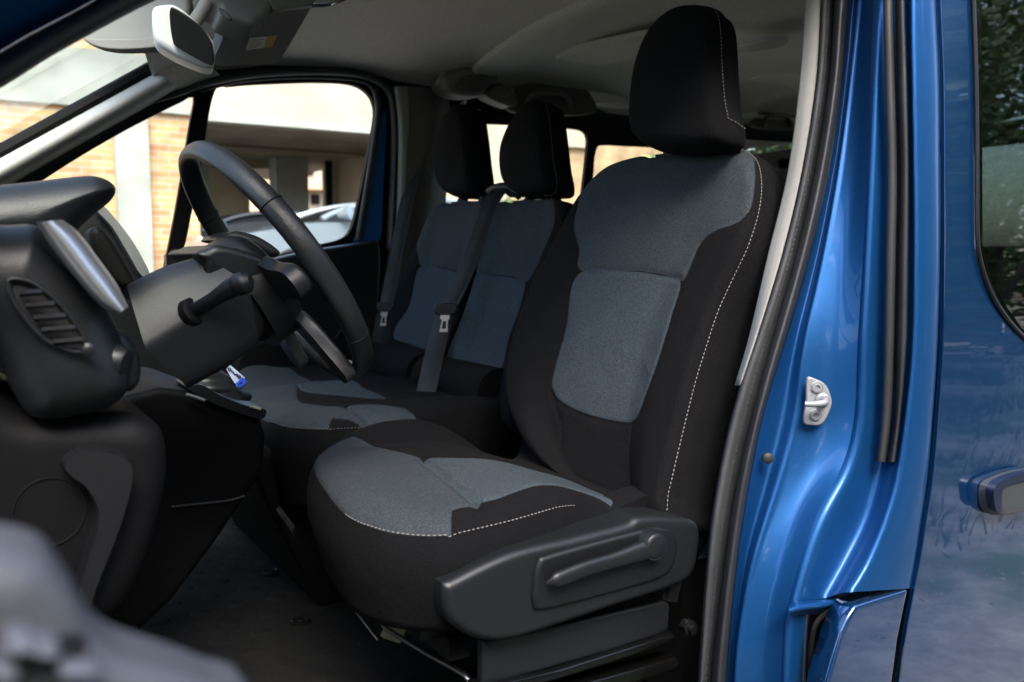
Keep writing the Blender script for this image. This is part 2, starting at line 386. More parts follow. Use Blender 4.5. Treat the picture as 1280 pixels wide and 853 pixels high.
#%%BODY
# ================================================================== DRIVER SEAT
def zspan(P, n=80):
    z0 = min(p[1] for p in P); z1 = max(p[1] for p in P); tab = []
    for i in range(n+1):
        z = z0+(z1-z0)*(i+.01)/(n+.02); xs = []
        for (a, b), (c, d) in zip(P, P[1:]+P[:1]):
            if (b > z) != (d > z): xs.append(a+(c-a)*(z-b)/(d-b))
        tab.append((z, (min(xs), max(xs)) if xs else (0, 0)))
    Zt = np.array([q[0] for q in tab]); A = np.array([q[1][0] for q in tab]); B = np.array([q[1][1] for q in tab])
    return lambda z: (np.interp(z, Zt, A), np.interp(z, Zt, B))
SEATGRP = None
def backrest(parent, fr, px_out, px_up, px_low, recess, side, N=300, name='backrest', stitch=None, up_low_d=None, zr=(1.24, 1.34), seams=()):
    to3, uv, n = fr
    P = catmull([uv(*p, .0144) for p in px_out], N, True); span = zspan(P)
    pd = -recess*.8+.014 if up_low_d is None else up_low_d
    U = [catmull([uv(a, b, .002) for a, b in px_up], 90, True)]; Lw = [catmull([uv(a, b, pd) for a, b in px_low], 90, True)]
    SM = [catmull([uv(a, b, -.006) for a, b in s], 30) for s in seams]
    def hgt(y, z):
        a, b = span(z); hw = np.maximum(.02, (b-a)/2); t = np.abs(y-(a+b)/2)/hw
        r = recess+(.010-recess)*ssn(zr[0], zr[1], z)
        h = -r*(1-ssn(.42, .80, t)); su = sdfn(U[0], y, z); sl = sdfn(Lw[0], y, z)
        d = np.minimum(np.abs(su), np.abs(sl))
        h = h-.0024*np.exp(-(d/.003)**2)+np.where(sl > 0, .0015, 0)*(1-np.exp(-(d/.03)**2))+np.where(su > 0, .0015, 0)*(1-np.exp(-(d/.03)**2))
        for s in SM: h = h-.003*np.exp(-(dlinen(s, y, z)/.0035)**2)
        return h
    mb, edge, nrm, P = pillow(P, to3, hgt, side, nring=80, edgeR=.018, s0=.93)
    o = mb.build(name, cloth, parent, sharp=None)
    p00 = np.array(to3(0, 0, 0)); nn_ = np.array(n); front = lambda c: (c-p00) @ nn_ > -.055
    attrs(o, lambda c: np.where(front(c), sdfn(U[0], c[:, 1], c[:, 2]), -1), lambda c: np.where(front(c), sdfn(Lw[0], c[:, 1], c[:, 2]), -1), 80*N)
    if stitch:
        i0 = near_idx(edge, to3(*uv(*stitch[0]), 0)); i1 = near_idx(edge, to3(*uv(*stitch[1]), 0)); L = len(edge)
        for step in (1, -1):
            seq = []; i = i0
            while i != i1: seq.append(i); i = (i+step) % L
            if len(seq) < L*.55: break
        s = MB(); stitches(s, [Vector(edge[i])+nrm[i]*.0005-n*.002 for i in seq], [nrm[i] for i in seq], step=.0062, ln=.0038, r=.0006)
        s.build('stitching', stitch[2], o)
    return o, P, to3, n
def headrest(parent, fr, px_out, side, posts_px, zpost, label=None, seam=None, th=thread_dim):
    to3, uv, n = fr
    P = catmull([uv(*p, .019) for p in px_out], 130, True); span = zspan(P)
    def hgt(y, z):
        a, b = span(z); t = np.abs(y-(a+b)/2)/np.maximum(.02, (b-a)/2); return .010*(1-np.minimum(t, 1)**2)
    mb, edge, nrm, P = pillow(P, to3, hgt, side, nring=26, edgeR=.022, s0=.80)
    o = mb.build('headrest', cloth, parent, sharp=None); attrs(o, None, None)
    if seam:
        i0 = near_idx(edge, to3(*uv(*seam[0]), 0)); i1 = near_idx(edge, to3(*uv(*seam[1]), 0)); L = len(edge)
        for step in (1, -1):
            seq = []; i = i0
            while i != i1: seq.append(i); i = (i+step) % L
            if len(seq) < L*.55: break
        p_ = [Vector(edge[i])-n*.012+nrm[i]*.004 for i in seq]; q_ = [nrm[i] for i in seq]
        if p_[0].z < p_[-1].z: p_.reverse(); q_.reverse()
        side_n = (q_[-1]-n*q_[-1].dot(n)).normalized()
        for k in range(1, 9): p_.append(p_[-1]-n*.0042+side_n*(.0022 if k < 4 else .0004)+Vector((0, 0, -.0022*math.cos(k/9*1.5)))); q_.append(side_n)
        s = MB(); stitches(s, p_, q_, r=.0008)
        s.build('stitching', th, o)
    for y, x, za, zb in posts_px:
        MB().tube([(x-.006, y, za), (x, y, zb)], .0065, 12).build('headrest_post', steel if False else darkmetal, parent)
        MB().lathe((x+.001, y, za-.004), (0, 0, 1), [(.014, -.02), (.016, 0), (.016, .007), (.013, .012), (.008, .013)]).build('post_collar', plastic, parent)
    return o
seat = thing('driver_seat', (.80, .46, .55), 'nearest seat, black with blue grey panels, tall headrest and pale side stitching', 'car seat', 'cloth seats of the van cab')
DB = lean(1.015, 1.35, .45)
bo, BP, bto3, bn = backrest(seat, DB,
    [(690, 592), (655, 560), (632, 512), (627, 470), (634, 430), (648, 386), (668, 340), (688, 301), (702, 273), (716, 247), (735, 222), (758, 203), (797, 191), (850, 185), (902, 180), (930, 187), (942, 212), (941, 252), (927, 300), (906, 345), (888, 385), (873, 430), (860, 472), (849, 515), (838, 560), (826, 610), (816, 645), (760, 628)],
    [(733, 238), (760, 206), (800, 190), (850, 182), (904, 177), (933, 186), (946, 214), (944, 256), (932, 277), (902, 288), (880, 304), (864, 338), (857, 351), (825, 343), (790, 338), (726, 339), (727, 310), (724, 280), (729, 255)],
    [(725, 344), (790, 341), (826, 346), (856, 354), (846, 400), (828, 458), (806, 508), (795, 524), (780, 530), (735, 521), (700, 505), (687, 488), (689, 465), (704, 415)],
    .023, [(-.004, -.018), (-.006, -.04), (-.004, -.065), (.004, -.085), (.022, -.10), (.06, -.11)],
    zr=(1.05, 1.37), stitch=((905, 183), (820, 635), thread), seams=[[(690, 592), (700, 540), (687, 490)], [(790, 530), (786, 570), (790, 620)]])
# cross seam on the near shoulder of the backrest
hb = headrest(seat, lean(1.0, 1.52, .22),
    [(780, 150), (781, 115), (788, 75), (803, 38), (825, 15), (855, 3), (873, 4), (882, 22), (885, 78), (888, 120), (893, 150), (889, 170), (868, 179), (838, 182), (805, 178), (786, 168)],
    [(-.003, -.012), (-.004, -.025), (0, -.038), (.012, -.048), (.04, -.053)],
    [(.38, 1.075, 1.39, 1.45), (.50, 1.075, 1.39, 1.45)], 1.4, seam=((880, 20), (893, 158)), th=mat('headrest_thread', (.13, .125, .12), .8))
# cushion
def cushion(parent, pts, up_, low_, zt, hfun, side, N=320, stitch=None, groove=(), dip=0):
    P = []
    for p in pts:
        if len(p) == 3: q = at_z(*p); P.append((q.x, q.y))
        else: P.append(p)
    P = catmull(P, N, True); to3 = lambda x, y, d: Vector((x, y, zt+d))
    tr = lambda L: [catmull([(lambda q: (q.x, q.y))(at_z(a, b, zt+.028-dip*ss(605, 760, a))) for a, b in l], 80, True) for l in L]
    U = tr(up_); Lw = tr(low_); G = [catmull([(lambda q: (q.x, q.y))(at_z(a, b, zt+.028)) for a, b in l], 20) for l in groove]
    def hgt(x, y):
        d = np.min([np.abs(sdfn(l, x, y)) for l in U+Lw], axis=0)
        h = hfun(x, y)-.003*np.exp(-(d/.004)**2)
        for g in G: h = h-.006*np.exp(-(dlinen(g, x, y)/.008)**2)
        return h
    mb, edge, nrm, P = pillow(P, to3, hgt, side, nring=90, edgeR=.022, s0=.84)
    o = mb.build('seat_cushion', cloth, parent, sharp=None)
    attrs(o, lambda c: np.where(c[:, 2] > zt-.06, np.max([sdfn(l, c[:, 0], c[:, 1]) for l in U], axis=0), -1), lambda c: np.where(c[:, 2] > zt-.06, np.max([sdfn(l, c[:, 0], c[:, 1]) for l in Lw], axis=0), -1), 90*N)
    if stitch:
        i0 = near_idx(edge, at_z(*stitch[0], zt)); i1 = near_idx(edge, at_z(*stitch[1], zt)); L = len(edge)
        for step in (1, -1):
            seq = []; i = i0
            while i != i1: seq.append(i); i = (i+step) % L
            if len(seq) < L*.55: break
        s = MB(); stitches(s, [Vector(edge[i])+nrm[i]*.0012 for i in seq], [nrm[i] for i in seq], step=.0062, ln=.0038, r=.0006)
        s.build('stitching', stitch[2], o)
    return o
def hdrv(x, y):
    t = np.abs(y-.47)/.25
    return .004+.028*ssn(.50, .86, t)*ssn(.45, .62, x)*np.where(y > .47, 1, .12)+.008*(1-np.minimum(1, t*t))-.050*ssn(.63, .83, x)
cushion(seat, [(395, 578, .925), (412, 556, .94), (445, 545, .945), (485, 537, .95), (530, 531, .95), (580, 533, .95), (640, 542, .945), (.93, .70), (.95, .5), (.93, .25), (.80, .222), (742, 640, .905), (700, 646, .914), (650, 655, .92), (600, 666, .92), (555, 674, .92), (510, 673, .92), (470, 667, .92), (432, 652, .92), (404, 618, .922), (394, 595, .925)],
    [[(380, 570), (430, 551), (470, 557), (530, 574), (565, 600), (601, 622), (572, 629), (564, 635), (561, 690), (500, 695), (425, 672), (385, 615)]],
    [[(528, 574), (600, 572), (690, 575), (740, 598), (775, 617), (790, 626), (776, 625), (740, 620), (670, 615), (601, 622), (565, 600)]],
    .92, hdrv, [(-.008, -.015), (-.012, -.035), (-.012, -.06), (-.004, -.085), (.02, -.105), (.06, -.115)],
    stitch=((432, 653), (770, 642), thread), groove=[[(528, 574), (601, 628)]], dip=.030)
# plastic flank cover, lever and slide
COVER_Y = .165
cov = slab('side_cover', [(556, 737), (566, 727), (640, 692), (720, 672), (785, 655), (800, 647), (838, 646), (874, 655), (876, 690), (866, 722), (838, 738), (770, 760), (650, 800), (602, 802), (570, 785), (558, 765)], COVER_Y, .05, plastic_soft, seat, R=.012, n=200)
slab('recess_panel', [(668, 735), (674, 705), (690, 694), (800, 664), (832, 660), (846, 672), (846, 700), (830, 722), (760, 744), (680, 764), (668, 756)], COVER_Y-.006, .012, plastic, cov, R=.006, n=160)
LY = COVER_Y-.014
lv = catmull([at_y(822, 683, LY), at_y(806, 688, LY), at_y(770, 700, LY-.002), at_y(730, 712, LY-.003), at_y(700, 724, LY-.003), at_y(689, 728, LY-.002), at_y(684, 730, LY)], 50)
lev = MB().tube(lv, lambda q: (.0150-.0045*ss(0, .5, q))*(1-ss(.90, 1, q)**2*.75), 20, flat=.62).build('recline_lever', plastic_soft, seat)
c = at_y(820, 683, COVER_Y-.020)
MB().lathe(c+Vector((0, .03, 0)), (0, -1, 0), [(.020, 0), (.020, .028), (.0185, .031), (.017, .0305), (.0155, .032), (.012, .0335), (.002, .034)], 32).build('lever_pivot', plastic_soft, lev)
rail_black = mat('rail_black_enamel', (.003, .003, .003), .25)
slab('base_plate', [(603, 803), (700, 782), (832, 752), (838, 756), (836, 790), (760, 815), (680, 838), (603, 860)], COVER_Y+.03, .012, plastic_soft, seat, R=.004, smooth=False)
slab('slide_rail', [(600, 862), (700, 838), (845, 792), (846, 803), (700, 850), (600, 876)], COVER_Y+.02, .03, rail_black, seat, R=.004, smooth=False)
slab('slide_rail', [(600, 890), (720, 858), (850, 822), (850, 838), (720, 874), (600, 900)], COVER_Y+.03, .03, rail_black, seat, R=.004, smooth=False)
# far rail, pedestal, towel-bar handle
b = MB(); b.box((.82, .62, .74), (.40, .03, .03)); b.box((.93, .46, .68), (.05, .40, .22)); b.build('seat_pedestal', mat('pedestal_black', (.004, .004, .004), .6), seat, sharp=30)
b = MB(); b.box((.70, .45, .775), (.46, .36, .02)); b.box((.52, .45, .75), (.03, .38, .03)); b.build('cushion_pan', darkmetal, seat, sharp=30)
bar = [at_y(478, 781, .50), at_y(486, 788, .46), at_y(530, 815, .36), at_y(575, 840, .26), at_y(586, 850, .24), at_y(594, 866, .24)]
MB().tube(catmull(bar, 40), .0035, 10).build('slide_bar', steel, seat)
MB().tube(catmull([at_y(421, 713, .60), at_y(440, 738, .58), at_y(452, 752, .56), at_y(470, 795, .54)], 24), .0018, 8).build('cable', darkmetal, seat)
MB().tube(catmull([at_y(444, 764, .55), at_y(458, 782, .53), at_y(472, 800, .51)], 24), .0016, 8).build('cable', steel, seat)
b = MB(); p = at_y(492, 790, .47); b.box(p, (.03, .012, .024), Matrix.Rotation(.5, 3, 'Y')); b.build('wiring_connector', connector2, seat, sharp=30)
b = MB()
for k in range(5):
    b.tube(catmull([at_y(488+k*5, 768+k*2, .46), at_y(500+k*4, 776+k*2, .44), at_y(512+k*2, 792, .43)], 12), .0014, 6)
b.build('wiring', connector, seat)
b = MB(); p = at_y(856, 782, COVER_Y+.03); b.lathe(p, (0, -1, 0), [(.012, 0), (.012, .012), (.008, .014), (.008, .02), (.002, .021)], 6); b.build('rail_bolt', darkmetal, seat, sharp=30)
b = MB(); p = at_y(840, 738, COVER_Y+.05); b.box(p, (.02, .01, .03), Matrix.Rotation(.3, 3, 'Y')); b.build('belt_anchor', steel, seat, sharp=30)
# gaiter between cushion and backrest on the near side
hc = slab('hinge_cover', [(770, 640), (800, 622), (830, 618), (862, 640), (884, 640), (884, 664), (840, 668), (790, 664)], .225, .05, cloth, seat, R=.014)
attrs(hc, None, None)

# ================================================================== PASSENGER BENCH
bench = thing('passenger_bench', (.85, 1.28, .55), 'two-person passenger bench beyond the nearest seat, black with grey panels and two headrests', 'bench seat', 'cloth seats of the van cab')
BB = lean(1.15, 1.38, .40)
sd = [(-.003, -.015), (-.005, -.035), (-.002, -.06), (.006, -.08), (.03, -.095)]
backrest(bench, BB, [(560, 500), (552, 475), (556, 445), (575, 398), (592, 345), (600, 300), (608, 266), (618, 252), (640, 248), (690, 247), (702, 253), (706, 268), (701, 300), (684, 340), (663, 400), (647, 450), (637, 500), (632, 535), (600, 520)],
    [(611, 265), (618, 252), (640, 249), (688, 248), (698, 256), (699, 270), (697, 283), (682, 312), (664, 338), (652, 353), (640, 347), (620, 344), (597, 344), (598, 320), (601, 295)],
    [(596, 347), (620, 346), (640, 349), (653, 355), (645, 390), (632, 425), (626, 455), (616, 467), (600, 466), (583, 461), (566, 452), (561, 442), (572, 415), (588, 382)],
    .022, sd, N=240, zr=(1.2, 1.3))
backrest(bench, BB, [(497, 470), (482, 445), (486, 400), (497, 350), (515, 312), (533, 270), (545, 254), (560, 250), (598, 249), (606, 257), (600, 290), (590, 335), (575, 390), (559, 440), (551, 476), (525, 482)],
    [(546, 256), (560, 251), (583, 250), (602, 251), (606, 260), (599, 290), (588, 330), (575, 345), (569, 340), (549, 334), (527, 333), (527, 318), (526, 302), (534, 280)],
    [(526, 336), (549, 336), (568, 342), (574, 352), (562, 385), (550, 410), (541, 430), (530, 437), (512, 432), (500, 424), (501, 410), (512, 385)],
    .022, sd, N=240, zr=(1.2, 1.3))
HB = lean(1.165, 1.5, .2)
def post(fr, pxs, dx=.035):
    out = []
    for px in pxs:
        q = fr[1](px, 246); out.append((q[0], 1.165+.2*(q[1]-1.5)+dx, q[1]-.012, q[1]+.03))
    return out
hs = [(-.003, -.014), (-.004, -.030), (0, -.046), (.012, -.058), (.04, -.064)]
headrest(bench, HB, [(620, 205), (622, 180), (632, 155), (648, 133), (662, 124), (670, 127), (675, 160), (679, 200), (683, 225), (679, 238), (660, 241), (640, 240), (625, 228)], hs, post(HB, (646, 678)), 1.3, seam=((672, 132), (680, 236)))
headrest(bench, HB, [(540, 215), (541, 180), (550, 147), (565, 131), (574, 132), (579, 160), (583, 200), (586, 230), (580, 241), (556, 241), (545, 232)], hs, post(HB, (564, 590)), 1.3)
def hben(x, y):
    return .006+.012*np.exp(-((y-1.30)/.05)**2)*ssn(.5, .65, x)-.01*ssn(.85, 1.05, x)+.012*ssn(.6, .9, np.abs(y-1.28)/.4)
cushion(bench, [(300, 463, .93), (302, 480, .93), (306, 497, .93), (318, 514, .925), (334, 533, .92), (352, 544, .92), (378, 548, .92), (405, 549, .92), (450, 547, .92), (500, 541, .92), (545, 532, .92), (1.06, .93), (1.10, 1.2), (1.10, 1.5), (1.06, 1.66), (.90, 1.68), (.70, 1.68)],
    [[(288, 458), (345, 458.5), (372, 466), (388, 474), (374, 483), (371, 488), (378, 500), (430, 508), (468, 529), (425, 524), (412, 528), (406, 556), (365, 560), (325, 540), (290, 500)]],
    [[(388, 474), (440, 478), (482, 495), (420, 491), (373, 486)], [(430, 508), (500, 513), (540, 531), (468, 529)]],
    .92, hben, [(-.006, -.015), (-.010, -.04), (-.008, -.07), (0, -.10), (.02, -.125), (.06, -.135)], stitch=((336, 534), (500, 542), thread_dim), groove=[[(378, 500), (330, 503), (306, 498)], [(430, 508), (468, 529)]])
b = MB()
b.tube([(.985, .93, .955), (.985, 1.26, .955)], .055, 18); b.tube([(.985, 1.29, .955), (.985, 1.62, .955)], .055, 18)
o = b.build('lumbar_roll', cloth, bench, sharp=None); attrs(o, None, None)
slab('base_box', [(318, 590), (330, 560), (520, 600), (560, 720), (400, 760), (388, 738), (330, 625)], .93, .62, plastic_deep, bench, R=.01, smooth=False)
a0_, a1_ = at_x(319, 599, .488), at_x(368, 665, .488)
b = MB(); b.tube([a0_, a1_], .012, 4, flat=.3); b.build('base_strip', plastic_soft, bench, sharp=30)

# ================================================================== SEAT BELTS
def belt(mb, pts, w, dirv):
    rows = []
    for p in catmull(pts, 60):
        p = Vector(p); rows.append([p-dirv*w/2+Vector((0, .0006, 0)), p-dirv*w*.46-fw*.0008, p-dirv*w*.30-fw*.0003, p-dirv*w*.26-fw*.001, p-fw*.0006, p+dirv*w*.26-fw*.001, p+dirv*w*.30-fw*.0003, p+dirv*w*.46-fw*.0008, p+dirv*w/2, p+fw*.0012])
    mb.grid(rows, close_u=True)
def tongue(th, p, s=1.0):
    ud = Vector((.12, 0, 1)).normalized()
    f3 = lambda u, v, d: p+rt*u+ud*v-fw*d
    P = catmull([(-.026*s, .012), (-.02*s, .018), (.02*s, .018), (.026*s, .012), (.025*s, -.003), (.012*s, -.012), (-.012*s, -.012), (-.025*s, -.003)], 50, True)
    puff(MB(), P, f3, .004, .012).build('belt_guide', plastic, th)
    out = [(-.010, -.010), (-.011, -.018), (-.006, -.022), (-.0095, -.050), (.0095, -.050), (.0075, -.022), (.011, -.018), (.010, -.010)]
    b = MB(); hole = [(-.005, -.042), (.005, -.042), (.0035, -.024), (-.0035, -.024)]
    L = [ccw(out), ccw(hole)[::-1]]; fl = [q for l in L for q in l]
    tr = tessellate_polygon([[Vector((a, c_, 0)) for a, c_ in l] for l in L])
    b.add([f3(a*s, c_, .003) for a, c_ in fl], tr); b.add([f3(a*s, c_, .0005) for a, c_ in fl], tr)
    for l in L: b.grid([[f3(a*s, c_, .003) for a, c_ in l], [f3(a*s, c_, .0005) for a, c_ in l]], close_u=True)
    b.build('latch_tongue', steel, th, sharp=30)
dv = Vector((.80, -.60, 0)).normalized()
sb = thing('seat_belt', at_y(481, 388, 1.68), 'dark seat belt hanging beside the far door, from the pillar down to a metal buckle', 'seat belt', 'seat belts')
m1 = MB(); belt(m1, [at_y(531, 138, 1.77), at_y(522, 200, 1.75), at_y(506, 265, 1.72), at_y(492, 335, 1.70), at_y(482, 386, 1.68)], .042, dv); m1.build('webbing', webbing, sb, sharp=30)
m1 = MB(); belt(m1, [at_y(480, 392, 1.685), at_y(474, 425, 1.70), at_y(468, 470, 1.72), at_y(466, 490, 1.72)], .044, dv); m1.build('webbing', webbing, sb, sharp=30)
tongue(sb, at_y(481, 386, 1.655), .95)
p = at_y(531, 141, 1.77); b = MB(); b.box(p, (.07, .02, .03)); b.box(p+Vector((0, .01, .02)), (.04, .02, .05)); b.build('belt_loop', plastic, sb, sharp=30)
p = at_y(527, 133, 1.782); MB().lathe(p+Vector((0, .01, 0)), (-.3, -1, 0), [(.022, 0), (.021, .012), (.012, .017), (.001, .018)]).build('anchor_cap', trim_beige, sb)
sb2 = thing('seat_belt', BB[0](*BB[1](556, 392), .05), 'dark seat belt lying diagonally across the middle seat back, ending at a metal buckle', 'seat belt', 'seat belts')
bp = lambda px, py, d: on_plane(px, py, Vector((1.15, 0, 1.38))+BB[2]*d, BB[2])
m1 = MB(); belt(m1, [bp(648, 247, -.02), bp(632, 236, .0), bp(622, 241, .018), bp(612, 258, .028), bp(600, 292, .030), bp(580, 345, .035), bp(559, 388, .045)], .042, dv); m1.build('webbing', webbing, sb2, sharp=30)
m1 = MB(); belt(m1, [bp(556, 396, .05), bp(546, 430, .055), bp(535, 480, .07), bp(524, 524, .08)], .046, dv); m1.build('webbing', webbing, sb2, sharp=30)
tongue(sb2, bp(557, 389, .072), 1.05)
m1 = MB(); m1.tube(catmull([bp(612, 240, .0), bp(622, 235, .0), bp(636, 235, -.01), bp(650, 245, -.03)], 20), .012, 10); m1.build('belt_outlet', plastic, sb2)
#%%NEXT
# ================================================================== VAN BODY
van = thing('van', (1.5, .93, 0), 'blue metallic passenger van with its front door open on pale headlined cab', 'van')
def cv(px, off): return [at_body(a, b, off) for a, b in px]
def cr(px, off, n=60):
    d = catmull(px, 240); ys = np.array([q[1] for q in d]); xs = np.array([q[0] for q in d]); o = np.argsort(ys); yy = np.linspace(px[0][1], px[-1][1], n)
    return [at_body(float(np.interp(y, ys[o], xs[o])), float(y), off) for y in yy]
cA = [(1009, -60), (1007, 0), (1000, 100), (985, 215), (960, 320), (937, 420), (919, 482)]
cB = [(1030, -60), (1026, 0), (1020, 100), (1002, 215), (977, 320), (946, 420), (925, 482), (905, 560), (889, 650), (880, 740), (872, 853), (868, 920)]
cC = [(1048, -60), (1043, 0), (1036, 100), (1018, 215), (992, 330), (964, 430), (940, 520), (918, 620), (904, 720), (894, 800), (889, 853), (886, 920)]
cD = [(1066, -60), (1061, 0), (1053, 100), (1036, 215), (1010, 330), (981, 430), (954, 520), (936, 610), (922, 700), (912, 800), (908, 853), (905, 920)]
cE = [(1076, -60), (1072, 0), (1062, 100), (1047, 215), (1026, 330), (1004, 430), (993, 520), (972, 600), (940, 700), (922, 800), (918, 853), (917, 920)]
cE2 = [(1082, -60), (1078, 0), (1068, 100), (1054, 215), (1033, 330), (1012, 430), (1002, 520), (984, 600), (950, 700), (930, 800), (926, 853), (925, 920)]
cF = [(1096, -60), (1092, 0), (1088, 100), (1084, 215), (1078, 330), (1072, 430), (1068, 520), (1054, 580), (1022, 640), (1000, 700), (985, 757)]
cF2 = [(1101, -60), (1098, 0), (1095, 100), (1091, 215), (1086, 330), (1081, 430), (1078, 520), (1066, 585), (1034, 650), (1012, 705), (996, 752)]
cG = [(1105, -60), (1103, 0), (1105, 100), (1108, 215), (1106, 330), (1104, 430), (1101, 520), (1094, 590), (1078, 650), (1052, 705), (1030, 748)]
cH = [(1134, -60), (1132, 0), (1135, 100), (1137, 215), (1136, 330), (1134, 430), (1127, 520), (1115, 590), (1098, 650), (1073, 705), (1050, 742)]
cI = [(1143, -60), (1142, 0), (1143, 100), (1145, 215), (1146, 330), (1144, 430), (1135, 520), (1125, 598), (1110, 650), (1090, 705), (1070, 740)]
cJ = [(1166, -60), (1168, 0), (1172, 100), (1173, 215), (1173, 330), (1170, 430), (1164, 520), (1157, 598), (1149, 650), (1141, 700), (1134, 736)]
cJ2 = [(1134, 736), (1128, 770), (1122, 800), (1118, 830), (1115, 853), (1110, 900)]
def mid2(A, B, f=.5, n=24):
    g = lambda L: (np.array([q[1] for q in catmull(L, 160)]), np.array([q[0] for q in catmull(L, 160)]))
    (ya, xa), (yb_, xb) = g(A), g(B); oa, ob = np.argsort(ya), np.argsort(yb_); out = []
    for y in np.linspace(A[0][1], A[-1][1], n): out.append((float(np.interp(y, ya[oa], xa[oa])*(1-f)+np.interp(y, yb_[ob], xb[ob])*f), float(y)))
    return out
def cut(px, ymax):
    d = [q for q in catmull(px, 120) if q[1] < ymax]; return d[::8]+[d[-1]]
cFl = cF+[(980, 780), (979, 800), (977, 853), (976, 920)]
pillar = strips('centre_pillar', [cr(cD, .125, 90), cr(mid2(cD, cE, .55), .135, 90), cr(cE, .115, 90), cr(cE2, .109, 90), cr(mid2(cE2, cFl), .090, 90), cr(cFl, .062, 90)], blue_jamb, van, n=170, sub=8, relax=10)
strips('pillar_face', [cr(cF, .062), cr(cF2, .050), cr(cG, .045), cr(cH, .018), cr(cI, .001), cr(cJ, 0), cr([(a+1, b) for a, b in cJ], .03)], blue_jamb, van, n=150, sub=8, relax=10)
lo1 = [(985, 757), (981, 775), (979, 800), (977, 853), (976, 920)]; sh = lambda L, k: [(a+k, b) for a, b in L]
strips('pillar_foot', [cr(lo1, .062, 40), cr(sh(lo1, 5), .054, 40), cr(sh(lo1, 20), .052, 40), cr(sh(lo1, 30), .060, 40), cr(sh(lo1, 36), .11, 40)], blue_jamb, van, n=50, sub=6)
strips('pillar_ledge', [cv([(985, 757), (996, 752), (1030, 748), (1050, 742), (1070, 740)], .05), cv([(987, 764), (1000, 760), (1034, 755), (1054, 748), (1071, 742)], .028), cv([(990, 770), (1006, 768), (1036, 764), (1058, 752), (1072, 744)], .05), cv([(992, 776), (1008, 778), (1038, 772), (1060, 757), (1074, 746)], .10)], blue_jamb, van, n=40, sub=6)
b = MB(); b.tube(catmull(cv([(1074, 744), (1055, 752), (1036, 764), (1022, 776), (1016, 792), (1013, 820), (1012, 860), (1011, 920)], .035), 60), .0035, 8); b.build('flap_seal', plastic_deep, van)
# fuel flap / lower body panel
fl = [(1136, 737), (1100, 748), (1070, 758), (1062, 770), (1052, 792), (1042, 825), (1034, 853), (1024, 920), (1113, 920), (1116, 853), (1123, 800), (1130, 765)]
P = resample([(at_body(a, b, -.002).x, at_body(a, b, -.002).z) for a, b in fl+fl[:1]], 140, True)
flap = puff(MB(), P, lambda u, v, d: Vector((u, -.002+T(v)-d, v)), .005, .03).build('fuel_flap', blue, van, sharp=None)
slabdark = puff(MB(), catmull([(at_body(a, b, .05).x, at_body(a, b, .05).z) for a, b in [(1010, 745), (1080, 735), (1160, 700), (1160, 930), (1000, 930)]], 60, True), lambda u, v, d: Vector((u, .06-d, v)), .003, .02).build('flap_recess', plastic_deep, van)
# door aperture seal: pale trim edge, ribbed lip, hollow bulb
strips('seal_trim', [cv(cA, .185), cv([(a+(b2[0]-a)*.5, b) for (a, b), b2 in zip(cA, cB)], .170), cv(cB[:7], .160)], trim_grey, van, n=60, sub=4, thick=.002)
door_seal = strips('door_seal', [cv(cB, .172), cv([(a+3, b) for a, b in cB], .150), cv([((a[0]+c[0])/2, (a[1]+c[1])/2) for a, c in zip([(catmull(cB, 12)[i]) for i in range(12)], catmull(cC, 12))], .146), cv(cC, .150)], rubber_ribbed, van, n=90, sub=4)
mid = lambda A, B, f: [(a[0]+(b[0]-a[0])*f, a[1]+(b[1]-a[1])*f) for a, b in zip(catmull(A, 14), catmull(B, 14))]
strips('seal_bulb', [cv(cC, .150), cv(mid(cC, cD, .15), .128), cv(mid(cC, cD, .5), .112), cv(mid(cC, cD, .85), .118), cv(cD, .135)], rubber, door_seal, n=90, sub=6)
b = MB(); s1 = catmull(cv(mid(cB, cC, .62), .147), 200)
stitches(b, s1, [-fw]*200, step=.0075, ln=.005, r=.0009); b.build('rib_marks', rubber_ribbed, door_seal)
# outer rubber strip of the door gap
gt = lambda L: [p for p in L if p[1] <= 520]
rs = strips('gap_rubber', [cv(gt([(a+1, b) for a, b in cG])+[(1096, 577)], .048), cv(gt([(a+2, b) for a, b in cG])+[(1097, 577)], .030), cv(gt([(a+12, b) for a, b in cG])+[(1106, 578)], .022), cv(gt([(a+15, b) for a, b in cG])+[(1108, 578)], .034), cv(gt([(a+18, b) for a, b in cG])+[(1110, 578)], .020), cv(gt([(a-4, b) for a, b in cH])+[(1116, 578)], .006), cv(gt([(a-1, b) for a, b in cH])+[(1119, 577)], .016)], rubber, van, n=110, sub=3)
# striker
s0 = at_body(1020, 502, .088); e1 = (at_body(1066, 500, .072)-at_body(1006, 500, .108)).normalized(); e2 = Vector((.02, 0, 1)).normalized(); en = e1.cross(e2); en = en if en.y < 0 else -en
f3 = lambda u, v, d: s0+e1*u+e2*v+en*d
k = .0012
sp = catmull([(-.013, .031), (-.002, .031), (.013, .022), (.021, .004), (.021, -.008), (.014, -.026), (.006, -.033), (-.003, -.033), (-.015, -.029), (-.013, 0)], 80, True)
striker = puff(MB(), sp, f3, .002, .006).build('striker_plate', zinc, van)
for v in (.019, -.019): MB().lathe(f3(.0, v, .0), en, [(.0085, -.001), (.0085, .0012), (.0078, .0016), (.0072, .0008), (.0066, .0030), (.0038, .0034), (.0034, .0012), (.001, .0012)], 20).build('striker_screw', zinc, striker, sharp=30)
b = MB(); b.tube(catmull([f3(.008, .002, -.002), f3(.008, .002, .014), f3(.002, .001, .022), f3(-.012, 0, .024), f3(-.022, 0, .022)], 24), lambda t: .0055-.0018*t, 14); b.lathe(f3(.008, .002, .000), en, [(.0105, 0), (.0095, .003), (.007, .0045)], 20); b.build('striker_loop', zinc, striker)
